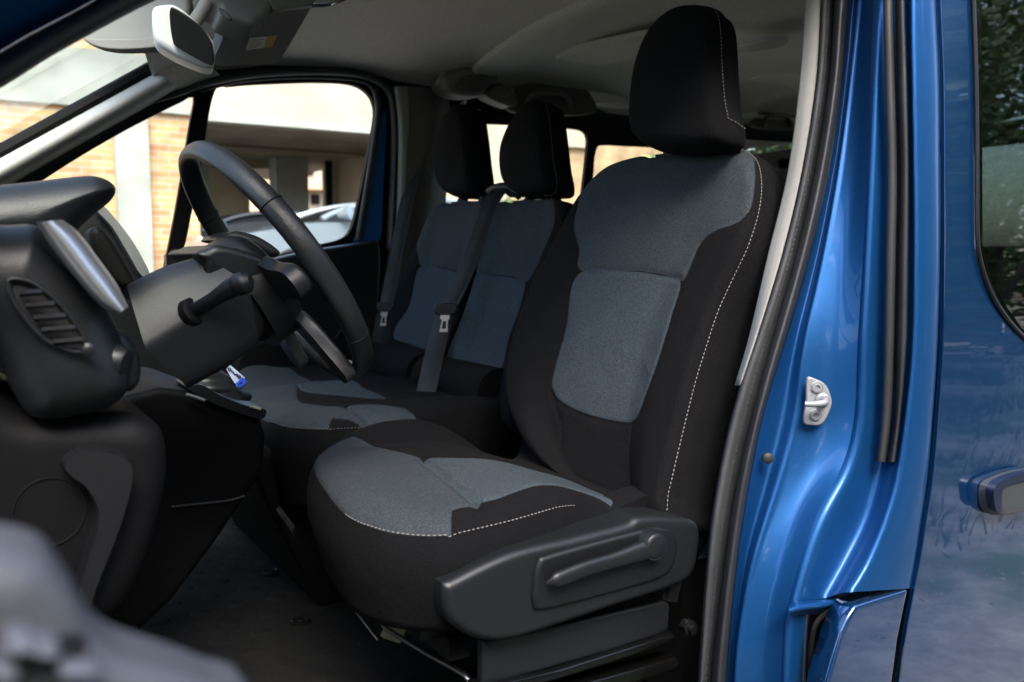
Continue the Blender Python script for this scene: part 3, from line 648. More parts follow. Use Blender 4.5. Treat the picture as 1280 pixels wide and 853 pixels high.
c = at_body(960, 573, .116); MB().lathe(c, Vector((-.5, -.85, 0)), [(.0075, -.004), (.0075, .002), (.005, .004), (.001, .0045)], 18).build('blanking_plug', rubber, van)

# sliding door -----------------------------------------------------------------
cK = [(1172, -80), (1174, 0), (1178, 100), (1179, 215), (1179, 330), (1177, 430), (1171, 520), (1164, 598), (1156, 650), (1148, 700), (1141, 736), (1129, 800), (1122, 853), (1112, 930)]
left = catmull(cv(cK, 0), 90); edge = catmull(cv([(a-1, b) for a, b in cK], .03), 90)
wl = [(1211, -80), (1213, 0), (1216, 100), (1217, 215), (1217, 280), (1220, 320), (1232, 360), (1252, 395), (1282, 427), (1320, 452)]
wpts = [at_body(a, b, 0) for a, b in wl]; zb = wpts[-1].z
win2 = [(p[0], p[2]) for p in catmull(wpts, 50)]+[(2.15, zb), (2.25, zb+.1), (2.25, wpts[0].z)]
rows = []
for i in range(90):
    a = left[i]; r = [edge[i], (a[0]+.001, a[1]+.004, a[2]), (a[0]+.004, a[1], a[2])]
    for k in range(1, 70):
        x = a[0]+(2.4-a[0])*(k/69)**1.5; r.append((x, a[1]-.004*ss(0, .3, x-a[0])*ss(.7, 1.1, a[2]), a[2]))
    rows.append(r)
mb = MB(); mb.grid(rows)
fc = np.array([[sum(mb.V[i][k] for i in f)/4 for k in (0, 2)] for f in mb.F]); kp = sdfn(win2, fc[:, 0], fc[:, 1]) < .018; mb.F = [f for f, k_ in zip(mb.F, kp) if k_]; mb.M = [0]*len(mb.F)
sdoor = mb.build('sliding_door', blue, van, sharp=None)
W2 = resample(win2+win2[:1], 160, True)
yb = lambda off: (lambda u, v, d: Vector((u, T(v)+off-.004*ss(.7, 1.1, v)-d, v)))
g = MB(); puff(g, inset(ccw(W2), .004), yb(-.003), .002, .001, back=False)
g.build('door_glass', tinted, sdoor, sharp=None)
b = MB(); Wc = ccw(W2); b.grid([[yb(-.0022)(u, v, 0) for u, v in Wc], [yb(-.0025)(u, v, 0) for u, v in inset(Wc, .002)], [yb(-.0025)(u, v, 0) for u, v in inset(Wc, .028)]], close_u=True); b.build('glass_border', plastic_deep, sdoor, sharp=None)
b = MB(); b.tube([yb(-.001)(u, v, 0) for u, v in Wc]+[yb(-.001)(*Wc[0], 0)], .0028, 8, cap=False); b.build('window_gasket', plastic, sdoor)
HS = 13
hp = [(1229, 612), (1231, 604), (1238, 598), (1262, 589), (1300, 582), (1360, 576), (1420, 580), (1420, 608), (1360, 612), (1300, 630), (1250, 641), (1236, 640), (1230, 630)]
P = catmull([(at_y(a+HS, b+5, -.024).x, at_y(a+HS, b+5, -.024).z) for a, b in hp], 120, True)
h = puff(MB(), P, y_frame(-.024), .012, .022).build('door_handle', mat('handle_satin', (.10, .105, .115), .4, metal=.7), sdoor)
hp = [(1229, 614), (1231, 604), (1240, 596), (1262, 588), (1290, 584), (1290, 592), (1262, 598), (1246, 603), (1240, 612), (1239, 636), (1232, 632)]
P = catmull([(at_y(a+HS, b+5, -.027).x, at_y(a+HS, b+5, -.027).z) for a, b in hp], 100, True)
puff(MB(), P, y_frame(-.027), .004, .012).build('handle_cap', mat('handle_blue', (.003, .007, .025), .35, coat=.2), h)
b = MB(); b.box(at_y(1262, 612, 0)+Vector((.16, -.006, 0)), (.16, .03, .03)); b.build('handle_mount', MATS['handle_blue'], h, sharp=30)
# near front pillar of the open doorway -----------------------------------------
ap = lambda L: [(-260, L[0]), (0, L[1]), (49, L[2]), (103, L[3]), (196, L[4]), (400, L[5]), (560, L[6])]
e0 = ap((262, 111, 80, 49, 0, -95, -150)); e1_ = ap((245, 96, 65, 34, -16, -112, -168)); e2_ = ap((228, 74, 46, 16, -34, -128, -182)); e3 = ap((222, 64, 36, 8, -44, -136, -190)); e4 = ap((205, 44, 18, -10, -60, -150, -200)); e5 = ap((160, 0, -26, -50, -100, -190, -240)); e6 = ap((110, -50, -76, -100, -150, -240, -290))
cy = lambda L, y: [at_y(a, b, y) for a, b in L]
fs = strips('door_seal', [cy(e0, .20), cy([(a, b-2) for a, b in e0], .165), cy(e1_, .145), cy(e2_, .150), cy(e3, .175)], rubber, van, n=60, sub=5)
strips('front_pillar', [cy(e3, .17), cy(e4, .155), cy(e5, .11), cy(e6, .02)], blue_jamb, van, n=60, sub=5)
q0 = at_y(400, -150, .12)
rail = [(q0.x-.02, .10, q0.z+.01), (q0.x+.12, .115, q0.z+.08), (.66, .12, 1.775), (.92, .125, 1.79), (1.2, .12, 1.79), (2.4, .11, 1.79), (4.05, .11, 1.78)]
MB().tube(catmull(rail, 80), lambda q: .028+.047*ss(0, .12, q), 14, flat=1.0).build('roof_side_rail', blue_jamb, van)
MB().tube(catmull([(a, b+.065, c-.055) for a, b, c in rail[:5]], 60), .016, 10).build('header_seal', rubber, van)
MB().tube(catmull([(1.05, .035, 1.70), (1.6, .03, 1.70), (2.4, .03, 1.70), (4.0, .03, 1.69)], 40), .03, 10).build('door_runner', blue_jamb, van)
b = MB(); b.box((.15, .13, .44), (1.5, .22, .16)); b.build('door_sill', plastic_deep, van, sharp=30)
b = MB(); b.grid([[(x, y, z-.10*((y-.95)/.85)**4) for y in [.08+1.74*j/20 for j in range(21)]] for x, z in ((-1.15, .62), (-1.12, .80), (-1.02, .93), (-.8, 1.02), (-.55, 1.09), (-.36, 1.13))]); b.build('bonnet', blue, van, sharp=None)
# cab structure -------------------------------------------------------------------
zc = lambda x: interp([(.26, 1.79), (.30, 1.81), (.36, 1.82), (.43, 1.83), (.55, 1.85), (.75, 1.87), (1.0, 1.88), (1.35, 1.885), (4, 1.885)], x)
ze = lambda x: interp([(.36, 1.60), (.44, 1.665), (.50, 1.71), (.60, 1.752), (.75, 1.782), (.90, 1.795), (1.05, 1.795), (1.15, 1.78), (1.35, 1.775), (4, 1.775)], x)
def roofz(x, y):
    t = max(0, min(1, abs((y-.93)/.86))); return ze(x)+(zc(x)-ze(x))*(1-t**3.2)
def front_x(y): return .465-.165*(1-((y-.93)/.86)**2)
rows = []
for j in range(61):
    y = .06+(1.795-.06)*j/60; x0 = front_x(y); rows.append([(x0+(1.34-x0)*i/50, y, roofz(x0+(1.34-x0)*i/50, y)) for i in range(51)])
MB().grid(rows).build('headliner', liner, van, sharp=None)
rows = []
for j in range(61):
    y = .06+(1.80-.06)*j/60; r = [(1.335, y, roofz(1.34, y)+.02), (1.335, y, roofz(1.34, y)-.010), (1.342, y, roofz(1.34, y)-.018)]
    for i in range(1, 60):
        x = 1.342+2.6*i/59; d = -.018+.012*ss(1.40, 1.52, x)-.014*ss(1.9, 1.97, x)*ss(.0, .5, 1)+.016*ss(2.5, 2.6, x)
        r.append((x, y, roofz(x, y)+d))
    rows.append(r)
MB().grid(rows).build('rear_headliner', liner_rear, van, sharp=None)
b = MB(); b.box((2.2, .95, 1.97), (4.0, 1.95, .06)); b.build('roof', blue, van, sharp=30)
b = MB(); b.box((1.6, .98, .50), (4.9, 1.76, .10)); b.build('cab_floor', plastic_deep, van, sharp=30)
b = MB(); b.box((3.98, .95, .90), (.05, 1.8, .80)); b.box((3.98, .95, 1.80), (.05, 1.8, .10)); b.box((3.98, .95, 1.5), (.05, .12, .6)); b.box((3.98, .10, 1.5), (.05, .12, .6)); b.box((3.98, 1.80, 1.5), (.05, .12, .6)); b.build('rear_wall', trim_beige, van, sharp=30)
b = MB(); b.box((3.99, .95, 1.53), (.004, 1.7, .5)); b.build('rear_window', clear, van, sharp=30)
b = MB(); b.box((2.75, .12, .85), (2.4, .04, .70)); b.build('inner_side_panel', trim_beige, van, sharp=30)
# far side: door frame and rear side wall with openings
YF = 1.81
fx = lambda px, y=YF: [(p.x, p.z) for p in (at_y(a, b, y) for a, b in px)]
main = catmull(fx([(268, 116), (290, 108), (340, 104.5), (400, 103), (440, 106), (460, 117), (468, 133), (468, 152), (460, 195), (451, 240), (443, 275), (436, 292), (424, 300), (400, 306), (300, 330), (221, 345), (233, 300), (252, 200)]), 120, True)
quarter = catmull(fx([(243, 121), (230, 126), (170, 156), (110, 190), (50, 228), (-40, 290), (-20, 350), (100, 356), (196, 350), (206, 330), (222, 250), (235, 170)]), 90, True)
outer = fx([(-200, 420), (-200, 300), (-60, 230), (60, 165), (200, 92), (260, 80), (350, 70), (450, 75), (500, 95), (508, 200), (504, 320), (496, 470), (480, 700), (200, 800)])
fd = sheet_holes('far_door', outer, [main, quarter], YF, YF+.02, plastic_deep, van)
for nm, L in (('door_glass', main), ('quarter_glass', quarter)):
    b = MB(); b.add([(u, YF+.012, v) for u, v in inset(ccw(L), -.006)], [tuple(range(len(L)))]); b.build(nm, clear, fd)
b = MB(); fr = fx([(250, 112), (268, 106), (300, 99), (350, 95), (400, 94.5), (445, 98), (464, 106), (471, 120), (473, 145), (465, 200), (456, 255), (448, 300)], YF-.012)
b.tube([(u, YF-.012, v) for u, v in catmull(fr, 70)], .011, 10); b.build('window_gasket', rubber, fd)
slab('painted_frame', [(481, 138), (483.5, 150), (479, 240), (474, 301), (444, 303), (452, 285), (464, 225), (474, 165)], YF-.014, .01, frame_blue_lit, fd, R=.004, n=100)
b = MB(); fr2 = fx([(-60, 240), (60, 183), (150, 138), (225, 114.5), (260, 103), (300, 95), (344, 90.5), (400, 89), (445, 92), (470, 100), (484, 112), (491, 132), (493, 180), (491, 240), (487, 310), (478, 360), (472, 420)], 1.775)
b.tube([(u, 1.775, v) for u, v in catmull(fr2, 110)], .011, 10, flat=1.4); b.build('door_seal', rubber, van)
dt = slab('door_card', [(120, 372), (200, 352), (300, 334), (388, 313.5), (440, 305.5), (474, 300), (478, 318), (474, 400), (468, 480), (440, 640), (250, 700), (120, 600)], 1.73, .07, plastic, fd, R=.014, smooth=False, n=160)
MB().tube(catmull([at_y(408, 368, 1.73), at_y(432, 370, 1.73), at_y(440, 382, 1.73), at_y(434, 400, 1.73), at_y(415, 430, 1.72), at_y(395, 450, 1.72)], 30), .004, 8).build('pocket_edge', plastic_soft, dt)
slab('lower_pocket', [(300, 440), (380, 424), (440, 428), (452, 470), (430, 560), (300, 560)], 1.70, .05, plastic_deep, dt, R=.015)
c = at_y(224, 320, 1.72); b = MB(); b.lathe(c, (0, -.3, 1), [(.026, -.02), (.028, 0), (.02, .012), (.006, .016)], 16); b.box(c+Vector((-.02, 0, -.012)), (.03, .03, .03)); b.build('mirror_control', plastic, dt)
# far front pillar trim
pu = [(-80, 240), (0, 195), (103, 139), (194, 89)]; pl_ = [(-60, 272), (31, 221), (103, 179), (225, 111)]
pm = [((a[0]+b[0])/2, (a[1]+b[1])/2) for a, b in zip(pu, pl_)]
strips('front_pillar_trim', [cy(pu, 1.745), cy([(a*.75+c*.25, b*.75+d*.25) for (a, b), (c, d) in zip(pu, pl_)], 1.70), cy(pm, 1.69), cy([(a*.2+c*.8, b*.2+d*.8) for (a, b), (c, d) in zip(pu, pl_)], 1.715), cy(pl_, 1.775)], pillar_trim_lit, van, n=50, sub=5)
strips('pillar_corner_trim', [cy([(192, 86), (205, 74), (225, 60)], 1.70), cy([(206, 97), (225, 88), (250, 72)], 1.71), cy([(224, 113), (250, 102), (275, 94)], 1.765)], liner, van, n=24, sub=5)
# windscreen: plane through both pillars
wa, wb = at_y(-120, 262, 1.745), at_y(198, 85, 1.745); sl = (wb-wa)
def wsp(t, y): return Vector((wa.x+sl.x*t-.28*(1-((y-.93)/.86)**2), y, wa.z+sl.z*t-.035*(1-(y-.1)/1.65)*0))
MB().grid([[wsp(-.6+1.9*i/20, .10+1.66*j/20) for i in range(21)] for j in range(21)]).build('windscreen', screen, van, sharp=None)
b = MB(); b.tube([wsp(-.6+1.64*i/20, 1.745)-Vector((0, 0, .014)) for i in range(21)], .020, 8); b.build('screen_border', plastic_deep, van)
b = MB(); b.grid([[wsp(1.17+.10*i, .10+1.66*j/20) for i in range(2)] for j in range(21)]); b.build('screen_header', plastic_deep, van)
# far centre pillar trim
strips('centre_pillar_trim', [cy([(490, 110), (495, 150), (495, 200), (493, 280), (484, 345), (474, 388)], 1.775), cy([(496, 108), (501, 150), (501, 200), (498, 280), (490, 345), (480, 390)], 1.745), cy([(509, 108), (511, 150), (508, 200), (505, 280), (497, 345), (486, 392)], 1.74)], trim_grey, van, n=40, sub=5)
strips('centre_pillar_panel', [cy([(508, 108), (511, 150), (508, 200), (505, 280), (496, 345), (478, 400), (468, 520)], 1.742), cy([(540, 110), (545, 150), (540, 200), (530, 280), (520, 345), (505, 420), (490, 520)], 1.745), cy([(562, 118), (562, 150), (560, 200), (556, 280), (550, 345), (545, 420), (540, 520)], 1.80)], mat('dim_pillar_trim', (.10, .10, .095), .65, bump=.3, bscale=800), van, n=40, sub=5)
# far rear side wall with two windows
YR = 1.83
w1 = catmull(fx([(556, 158), (600, 155), (650, 157), (700, 160), (722, 162), (732, 166), (735, 176), (733, 200), (729, 235), (722, 290), (700, 330), (600, 330), (556, 310)], YR), 90, True)
w2 = catmull(fx([(752, 182), (790, 183), (850, 186), (860, 187), (862, 200), (850, 290), (800, 320), (738, 315), (738, 290), (742, 215), (745, 190)], YR), 90, True)
w3 = catmull(fx([(880, 176), (915, 174), (960, 176), (1020, 180), (1060, 190), (1060, 260), (1020, 300), (900, 300), (870, 280), (874, 200)], YR), 90, True)
outer = [(1.17, .55), (3.97, .55), (3.97, 1.80), (1.17, 1.80)]
rw = sheet_holes('rear_side_wall', outer, [w1, w2, w3], YR, YR+.015, plastic_deep, van)
for L in (w1, w2, w3):
    b = MB(); b.add([(u, YR+.008, v) for u, v in inset(ccw(L), -.004)], [tuple(range(len(L)))]); b.build('window_glass', clear, rw)
# roof rail trim, grab handles, speaker pod, painted roof glint
rl = [(540, 112), (600, 112), (640, 120), (704, 131), (779, 138), (900, 152), (1000, 160), (1100, 172)]
ru = [(555, 84), (600, 96), (625, 110), (680, 103), (780, 108), (900, 128), (1000, 140), (1100, 150)]
strips('roof_rail', [cy(ru, 1.74), cy([(a*.6+c*.4, b*.6+d*.4) for (a, b), (c, d) in zip(ru, rl)], 1.70), cy([(a*.2+c*.8, b*.2+d*.8) for (a, b), (c, d) in zip(ru, rl)], 1.71), cy(rl, 1.78)], liner_rear, van, n=60, sub=5)
def grab(px, y, s):
    q = lambda a, b, dy=0: at_y(px[0]+a*s, px[1]+b*s, y-dy)
    slab('handle_recess', [(px[0]-48*s, px[1]+18*s), (px[0]-44*s, px[1]-10*s), (px[0]-20*s, px[1]-17*s), (px[0]+30*s, px[1]-14*s), (px[0]+48*s, px[1]-6*s), (px[0]+50*s, px[1]+20*s)], y, .02, mat_dk, van, R=.006)
    MB().tube(catmull([q(-30, 16), q(-31, 8, .012), q(-24, -3, .03), q(-5, -6, .035), q(15, -4, .03), q(22, 6, .012), q(24, 18)], 40), .0085, 10).build('grab_handle', mat_dk2, van)
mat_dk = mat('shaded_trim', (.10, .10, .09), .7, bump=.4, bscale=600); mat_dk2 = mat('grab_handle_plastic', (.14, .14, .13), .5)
grab((690, 122), 1.695, 1.0); grab((975, 148), 1.70, .62)
slab('belt_reel_pod', [(556, 100), (562, 90), (588, 82), (600, 85), (622, 92), (624, 99), (610, 110), (605, 119), (580, 119), (560, 112)], 1.66, .09, trim_beige, van, R=.018, n=120)
slab('pod_panel', [(570, 108), (580, 96), (600, 93), (612, 97), (606, 112), (590, 117)], 1.652, .02, mat_dk, van, R=.006)
slab('rail_duct', [(608, 118), (614, 108), (630, 104), (648, 122), (644, 133), (625, 128)], 1.675, .06, mat_dk2, van, R=.012)
MB().tube(catmull([at_y(578, 133, 1.70), at_y(583, 126, 1.70), at_y(572, 134, 1.69), at_y(590, 137, 1.70), at_y(600, 138, 1.70)], 30), .0025, 8).build('belt_pillar_clip', steel, van)
def roof_patch(name, px, z, m, th=.012, R=.006, **kw):
    P = catmull([(lambda q: (q.x, q.y))(at_z(a, b, z)) for a, b in px], 90, True)
    return puff(MB(), P, lambda u, v, d: Vector((u, v, z-d)), R, th).build(name, m, van)
roof_patch('roof_vent', [(692, 74), (727, 88), (790, 74), (850, 60), (860, 40), (780, 52)], 1.843, liner_rear, th=.02, R=.008)
roof_patch('roof_vent', [(928, 102), (950, 113), (1010, 108), (1050, 100), (1040, 88), (985, 92)], 1.843, liner_rear, th=.02)
roof_patch('roof_glint_patch', [(912, 63), (925, 66), (965, 62), (985, 54), (965, 51), (935, 56)], 1.832, mat('lamp_lens', (.8, .8, .78), .15, coat=1), th=.012, R=.004)  # white gloss piece stands in for a bright reflection, not a lamp
# ------------------------------------------------ sun visors, mirror, roof console
def hang(name, px, dep, m, root, th=.012, R=.005, smooth=True):
    """flat piece facing the lens through traced corners with their own depths"""
    pts = [CAM+ray(a, b)*d for (a, b), d in zip(px, dep)]
    c = sum(pts, Vector())/len(pts); n = Vector()
    for i in range(len(pts)): n += (pts[i]-c).cross(pts[(i+1) % len(pts)]-c)
    n.normalize(); n = n if n.dot(CAM-c) > 0 else -n
    a = n.cross(Vector((0, 0, 1))).normalized(); b_ = n.cross(a)
    P2 = [((p-c).dot(a), (p-c).dot(b_)) for p in pts]
    P2 = catmull(P2, 100, True) if smooth else resample(P2+P2[:1], 100, True)
    o = puff(MB(), P2, lambda u, v, d: c+a*u+b_*v+n*d, R, th).build(name, m, root)
    return o, (lambda px_, py_, d=0: (lambda q: q+n*d)(on_plane(px_, py_, c, n))), n
visor = thing('sun_visor', at_d_(335, 45, 1.75) if 'at_d_' in globals() else CAM+ray(335, 45)*1.75, 'folded passenger sun visor in dull grey with a small white and orange sticker', 'sun visor')
vmat = mat('visor_vinyl', (.22, .215, .20), .6, bump=.3, bscale=700, var=.06)
vp, von, vn = hang('visor_flap', [(268, 80), (276, 50), (284, 30), (330, 14), (394, 8), (392, 13), (348, 70), (336, 76), (284, 83.5), (272, 82)], [1.60, 1.60, 1.60, 1.66, 1.74, 1.74, 1.74, 1.73, 1.63, 1.60], vmat, visor, R=.006, th=.02)
def flat(name, px, on, m, parent, off=.0008):
    b = MB(); q = [on(a, c, off) for a, c in px]; b.add(q, [tuple(range(len(q)))]); return b.build(name, m, parent, smooth=False)
stk = flat('sticker', [(306.5, 63), (329.5, 60), (333, 45.5), (311.5, 47.5)], von, paper, visor)
flat('sticker_band', [(329.5, 60), (340, 59), (346, 44), (333, 45.5)], von, sticker_orange, stk)
b = MB()
for i, (x0, x1) in enumerate(((313, 329), (312, 326), (311, 327), (310, 324), (309, 320))):
    y = 50+i*2.5; q = [von(x0, y, .0012), von(x1, y-.9, .0012), von(x1, y-.2, .0012), von(x0, y+.7, .0012)]; b.add(q, [(0, 1, 2, 3)])
b.build('sticker_print', sticker_red, stk, smooth=False)
visor2 = thing('sun_visor', CAM+ray(150, 40)*1.30, 'pale grey sun visor at the top of the windscreen beside the mirror', 'sun visor')
hang('visor_flap', [(104, 47), (112, 40), (140, 15), (175, -5), (230, -10), (232, 30), (205, 57), (160, 62), (130, 60), (112, 54)], [1.5]*10, trim_grey, visor2, R=.008, th=.022)
hang('visor_edge', [(104, 47), (125, 48), (170, 48), (205, 45), (207, 57), (160, 62), (130, 60.5), (112, 55)], [1.48]*8, vmat, visor2, R=.003, th=.01)
mir = thing('rear_view_mirror', CAM+ray(232, 45)*1.48, 'interior rear view mirror in a pale shell under the windscreen header', 'mirror')
o, mon, mn = hang('mirror_shell', [(190, 24), (192, 9), (203, 4), (221, 6), (246, 25), (264, 46), (269, 58), (268, 80), (262, 85), (245, 80), (215, 66), (195, 50)], [1.33, 1.33, 1.33, 1.34, 1.35, 1.36, 1.365, 1.365, 1.365, 1.355, 1.34, 1.33], white_plastic, mir, R=.012, th=.05)
o2, gon, gn = hang('mirror_glass', [(213, 12), (220, 11), (245, 29), (261, 47), (265, 59), (265, 78), (261, 81), (245, 73), (222, 59), (214, 50), (212, 30)], [1.325]*3+[1.342]*6+[1.325]*2, mirror_glass, mir, R=.002, th=.01)
MB().tube([mon(238, 30, -.03), mon(252, 5, -.06), mon(262, -12, -.06)], .011, 10).build('mirror_stem', trim_beige, mir)
con = thing('roof_console', CAM+ray(300, 10)*1.5, 'grey overhead console with map lamp above the windscreen', 'console')
hang('console_body', [(256, -2), (275, 6), (282, 16), (316, 27.5), (323, 24), (338, 13), (341, -6), (345, -30), (260, -30)], [1.5, 1.5, 1.5, 1.52, 1.53, 1.55, 1.57, 1.58, 1.5], trim_beige, con, R=.01, th=.06)
hang('lamp_base', [(341, 11), (365, 9.5), (395, 7), (420, 4), (440, -4), (440, -25), (345, -25)], [1.56, 1.58, 1.62, 1.64, 1.66, 1.66, 1.56], trim_beige, con, R=.004, th=.03)
hang('lamp_lens', [(391, 4), (400, 6), (418, 3), (425, -4), (400, -4)], [1.60, 1.61, 1.62, 1.63, 1.61], mat('lamp_chrome', (.7, .7, .7), .1, metal=1), con, R=.003, th=.01)
hang('console_clip', [(273, 10), (280, 12), (289, 22), (286, 25), (277, 19)], [1.47]*5, plastic, con, R=.002, th=.006)
#%%DASH
dash = thing('dashboard', (.0, .9, .6), 'black dashboard with oval side vent, silver trim and hooded instruments', 'dashboard')
b = MB(); b.box((-.22, .98, 1.0), (.36, 1.56, .55)); b.build('dash_body', plastic_deep, dash, sharp=30)
hd = slab('instrument_hood', [(-90, 238), (-20, 230), (40, 224), (100, 217), (128, 217), (146, 225), (152, 236), (144, 250), (122, 268), (105, 284), (92, 300), (60, 320), (-90, 320)], .34, .36, plastic_soft, dash, R=.045, n=200)
slab('dash_end', [(-90, 270), (0, 279), (50, 280), (85, 306), (118, 345), (142, 385), (160, 425), (172, 455), (172, 490), (150, 515), (110, 528), (50, 533), (20, 500), (-10, 440), (-90, 380)], .165, .30, plastic_soft, dash, R=.05, n=220)
slab('knee_panel', [(-90, 500), (40, 520), (140, 520), (178, 522), (206, 540), (214, 575), (210, 625), (190, 700), (160, 760), (120, 800), (60, 900), (-90, 940)], .205, .30, plastic_deep, dash, R=.03, n=220)
slab('knee_bolster', [(79, 583), (92, 570), (116, 562), (150, 568), (165, 579), (168, 599), (157, 645), (140, 692), (124, 732), (112, 765), (97, 745), (110, 695), (120, 660), (120, 636), (107, 612), (86, 596)], .180, .05, plastic, dash, R=.02, n=160)
ll = [(46, 278), (62, 304), (92, 344), (124, 380), (147, 393)]; rr_ = [(77, 275), (98, 292), (124, 326), (146, 357), (160, 384)]
mm = lambda f: [(a[0]+(c_[0]-a[0])*f, a[1]+(c_[1]-a[1])*f) for a, c_ in zip(ll, rr_)]
strips('silver_trim', [cy(mm(-.02), .175), cy(mm(.03), .152), cy(mm(.3), .142), cy(mm(.62), .143), cy(mm(.95), .156), cy(mm(1.03), .19)], silver, dash, n=60, sub=5)
# vent
vo = catmull([(10, 352), (24, 349), (48, 358), (76, 382), (98, 410), (107, 430), (103, 440), (84, 438), (56, 424), (32, 398), (16, 374)], 70, True)
q = [at_y(a, b, .160) for a, b in vo]
vent = puff(MB(), [(p.x, p.z) for p in q], y_frame(.1635), .001, .004).build('vent_well', mat('vent_shadow_plastic', (.005, .005, .005), .7), dash)
b = MB(); b.tube([Vector((p.x, .160, p.z)) for p in q]+[Vector((q[0].x, .160, q[0].z))], .0022, 10, cap=False); b.build('vent_ring', plastic_soft, vent)
for (x0, y0, x1, y1) in ((24, 366, 52, 364), (32, 382, 68, 379), (42, 397, 82, 394), (52, 412, 94, 409), (66, 427, 103, 424)):
    b = MB(); p0, p1 = at_y(x0, y0, .158), at_y(x1, y1, .150); m_ = (p0+p1)/2
    b.grid([[p0+Vector((0, 0, .002)), p1+Vector((0, 0, .002))], [p0+Vector((0, -.004, -.001)), p1+Vector((0, -.004, -.001))], [p0+Vector((0, 0, -.004)), p1+Vector((0, 0, -.004))]]); b.build('vent_slat', plastic_soft, vent)
MB().lathe(at_y(110, 437, .156), (0, -1, 0), [(.006, 0), (.006, .003), (.003, .005), (.001, .005)], 14).build('vent_wheel', plastic_soft, vent)
# light switch knob cluster
sw = slab('switch_panel', [(136, 424), (150, 414), (166, 424), (178, 450), (178, 478), (166, 492), (152, 486), (140, 456)], .20, .10, plastic, dash, R=.018, n=90)
c = at_y(150, 452, .19); MB().lathe(c, (.75, -.5, -.2), [(.016, -.02), (.016, .002), (.013, .007), (.004, .008)], 28).build('light_knob', plastic_soft, sw)
# speaker panel ring
c = at_y(62, 640, .2035); b = MB(); b.tube([c+Vector((math.cos(a)*.030, 0, math.sin(a)*.032)) for a in [2*math.pi*i/40 for i in range(41)]], .0005, 6, cap=False); b.build('round_cover', plastic, dash)
# far dash end: silver strip seen beyond the hood
slab('silver_trim', [(121, 263), (130, 258), (142, 270), (164, 298), (180, 325), (188, 343), (184, 349), (174, 342), (160, 318), (140, 285)], .80, .06, silver, dash, R=.010, n=120)
slab('cluster_shade', [(95, 290), (112, 268), (122, 264), (142, 286), (162, 320), (176, 344), (186, 352), (170, 375), (130, 360), (100, 330)], .82, .08, plastic, dash, R=.02, n=120)
slab('cluster_shade', [(112, 292), (124, 284), (140, 300), (158, 330), (170, 356), (150, 360), (120, 330)], .74, .06, plastic_deep, dash, R=.012, n=100)
# centre console ------------------------------------------------------------------
cc = slab('centre_console', [(140, 500), (200, 485), (236, 489), (290, 508), (326, 522), (333, 545), (330, 588), (308, 622), (262, 690), (215, 752), (140, 822), (110, 780)], .78, .36, plastic_deep, dash, R=.012, n=220, smooth=False)
MB().tube(catmull([at_y(214, 634, .776), at_y(250, 630, .776), at_y(285, 626, .776), at_y(306, 620, .776)], 30), .003, 8).build('console_seam', plastic, cc)
lip = slab('console_tray', [(236, 487), (252, 481), (275, 494), (305, 506), (330, 511), (333, 518), (326, 524), (300, 517), (265, 504)], .77, .10, plastic_soft, cc, R=.006, n=120)
MB().tube(catmull([at_y(233, 493, .765), at_y(245, 497, .765), at_y(256, 501, .765)], 16), .0028, 8).build('console_inlay', zinc, cc)
MB().tube(catmull([at_y(312, 508, .765), at_y(320, 510, .765), at_y(326, 512, .765)], 16), .0022, 8).build('console_inlay', connector2, cc)
gear = thing('gear_lever', at_y(276, 495, .86), 'black leather gaiter of the gear lever on the centre console', 'gear lever')
c = at_y(268, 502, .90); b = MB()
rows = []
for i in range(20):
    t = i/19; r = .050*(1-t)**.8+.015; z = t*.075
    rows.append([c+Vector((math.cos(a)*r*(1+.10*math.sin(t*16+a*2))-t*.02, math.sin(a)*r*(1+.08*math.sin(t*20+1+a)), z)) for a in [2*math.pi*k/36 for k in range(36)]])
b.grid(rows, close_u=True); b.build('gaiter', leather, gear, sharp=None)
MB().tube([c+Vector((-.02, 0, .08)), c+Vector((-.045, 0, .16)), c+Vector((-.055, 0, .20))], lambda t: .012+.014*max(0, t-.6), 16).build('shift_knob', leather, gear)
ct = CAM+ray(296, 471)*((at_y(296, 471, .80)-CAM).dot(fw))
card = thing('key_tag', ct, 'small pale blue tag with dark handwriting and a bright blue end', 'tag')
pc, con_, cn = hang('tag_card', [(282.5, 461.5), (288, 457), (296, 464), (304, 471), (302, 479), (296, 484), (289, 473)], [1.57, 1.57, 1.55, 1.53, 1.53, 1.53, 1.55], tagwhite, card, R=.0008, th=.003, smooth=False)
flat('tag_end', [(294.5, 480.5), (304, 472), (309.5, 477.5), (300.5, 485.5)], con_, tagblue, card, .0012)
b = MB()
def stroke(px, r=.0011): b.tube([con_(a, c_, .0014) for a, c_ in catmull(px, 14)], r, 5)
stroke([(285.5, 461.5), (287.5, 464.5)]); stroke([(285.5, 461.5), (288, 460.5), (289, 462.5), (287.5, 464.3)])
stroke([(290.5, 466.5), (290, 463.5), (292.5, 466.8)]); stroke([(292.8, 466), (293.4, 468.6), (295.5, 468)]); stroke([(294.2, 469.6), (297.6, 468.2), (296.5, 471.5)])
stroke([(297.6, 471.4), (300.5, 470.4), (301.2, 472.6), (299, 473.6), (298, 471.8)]); stroke([(300, 481), (303.5, 478.5)], .0016)
b.build('tag_writing', ink, card)
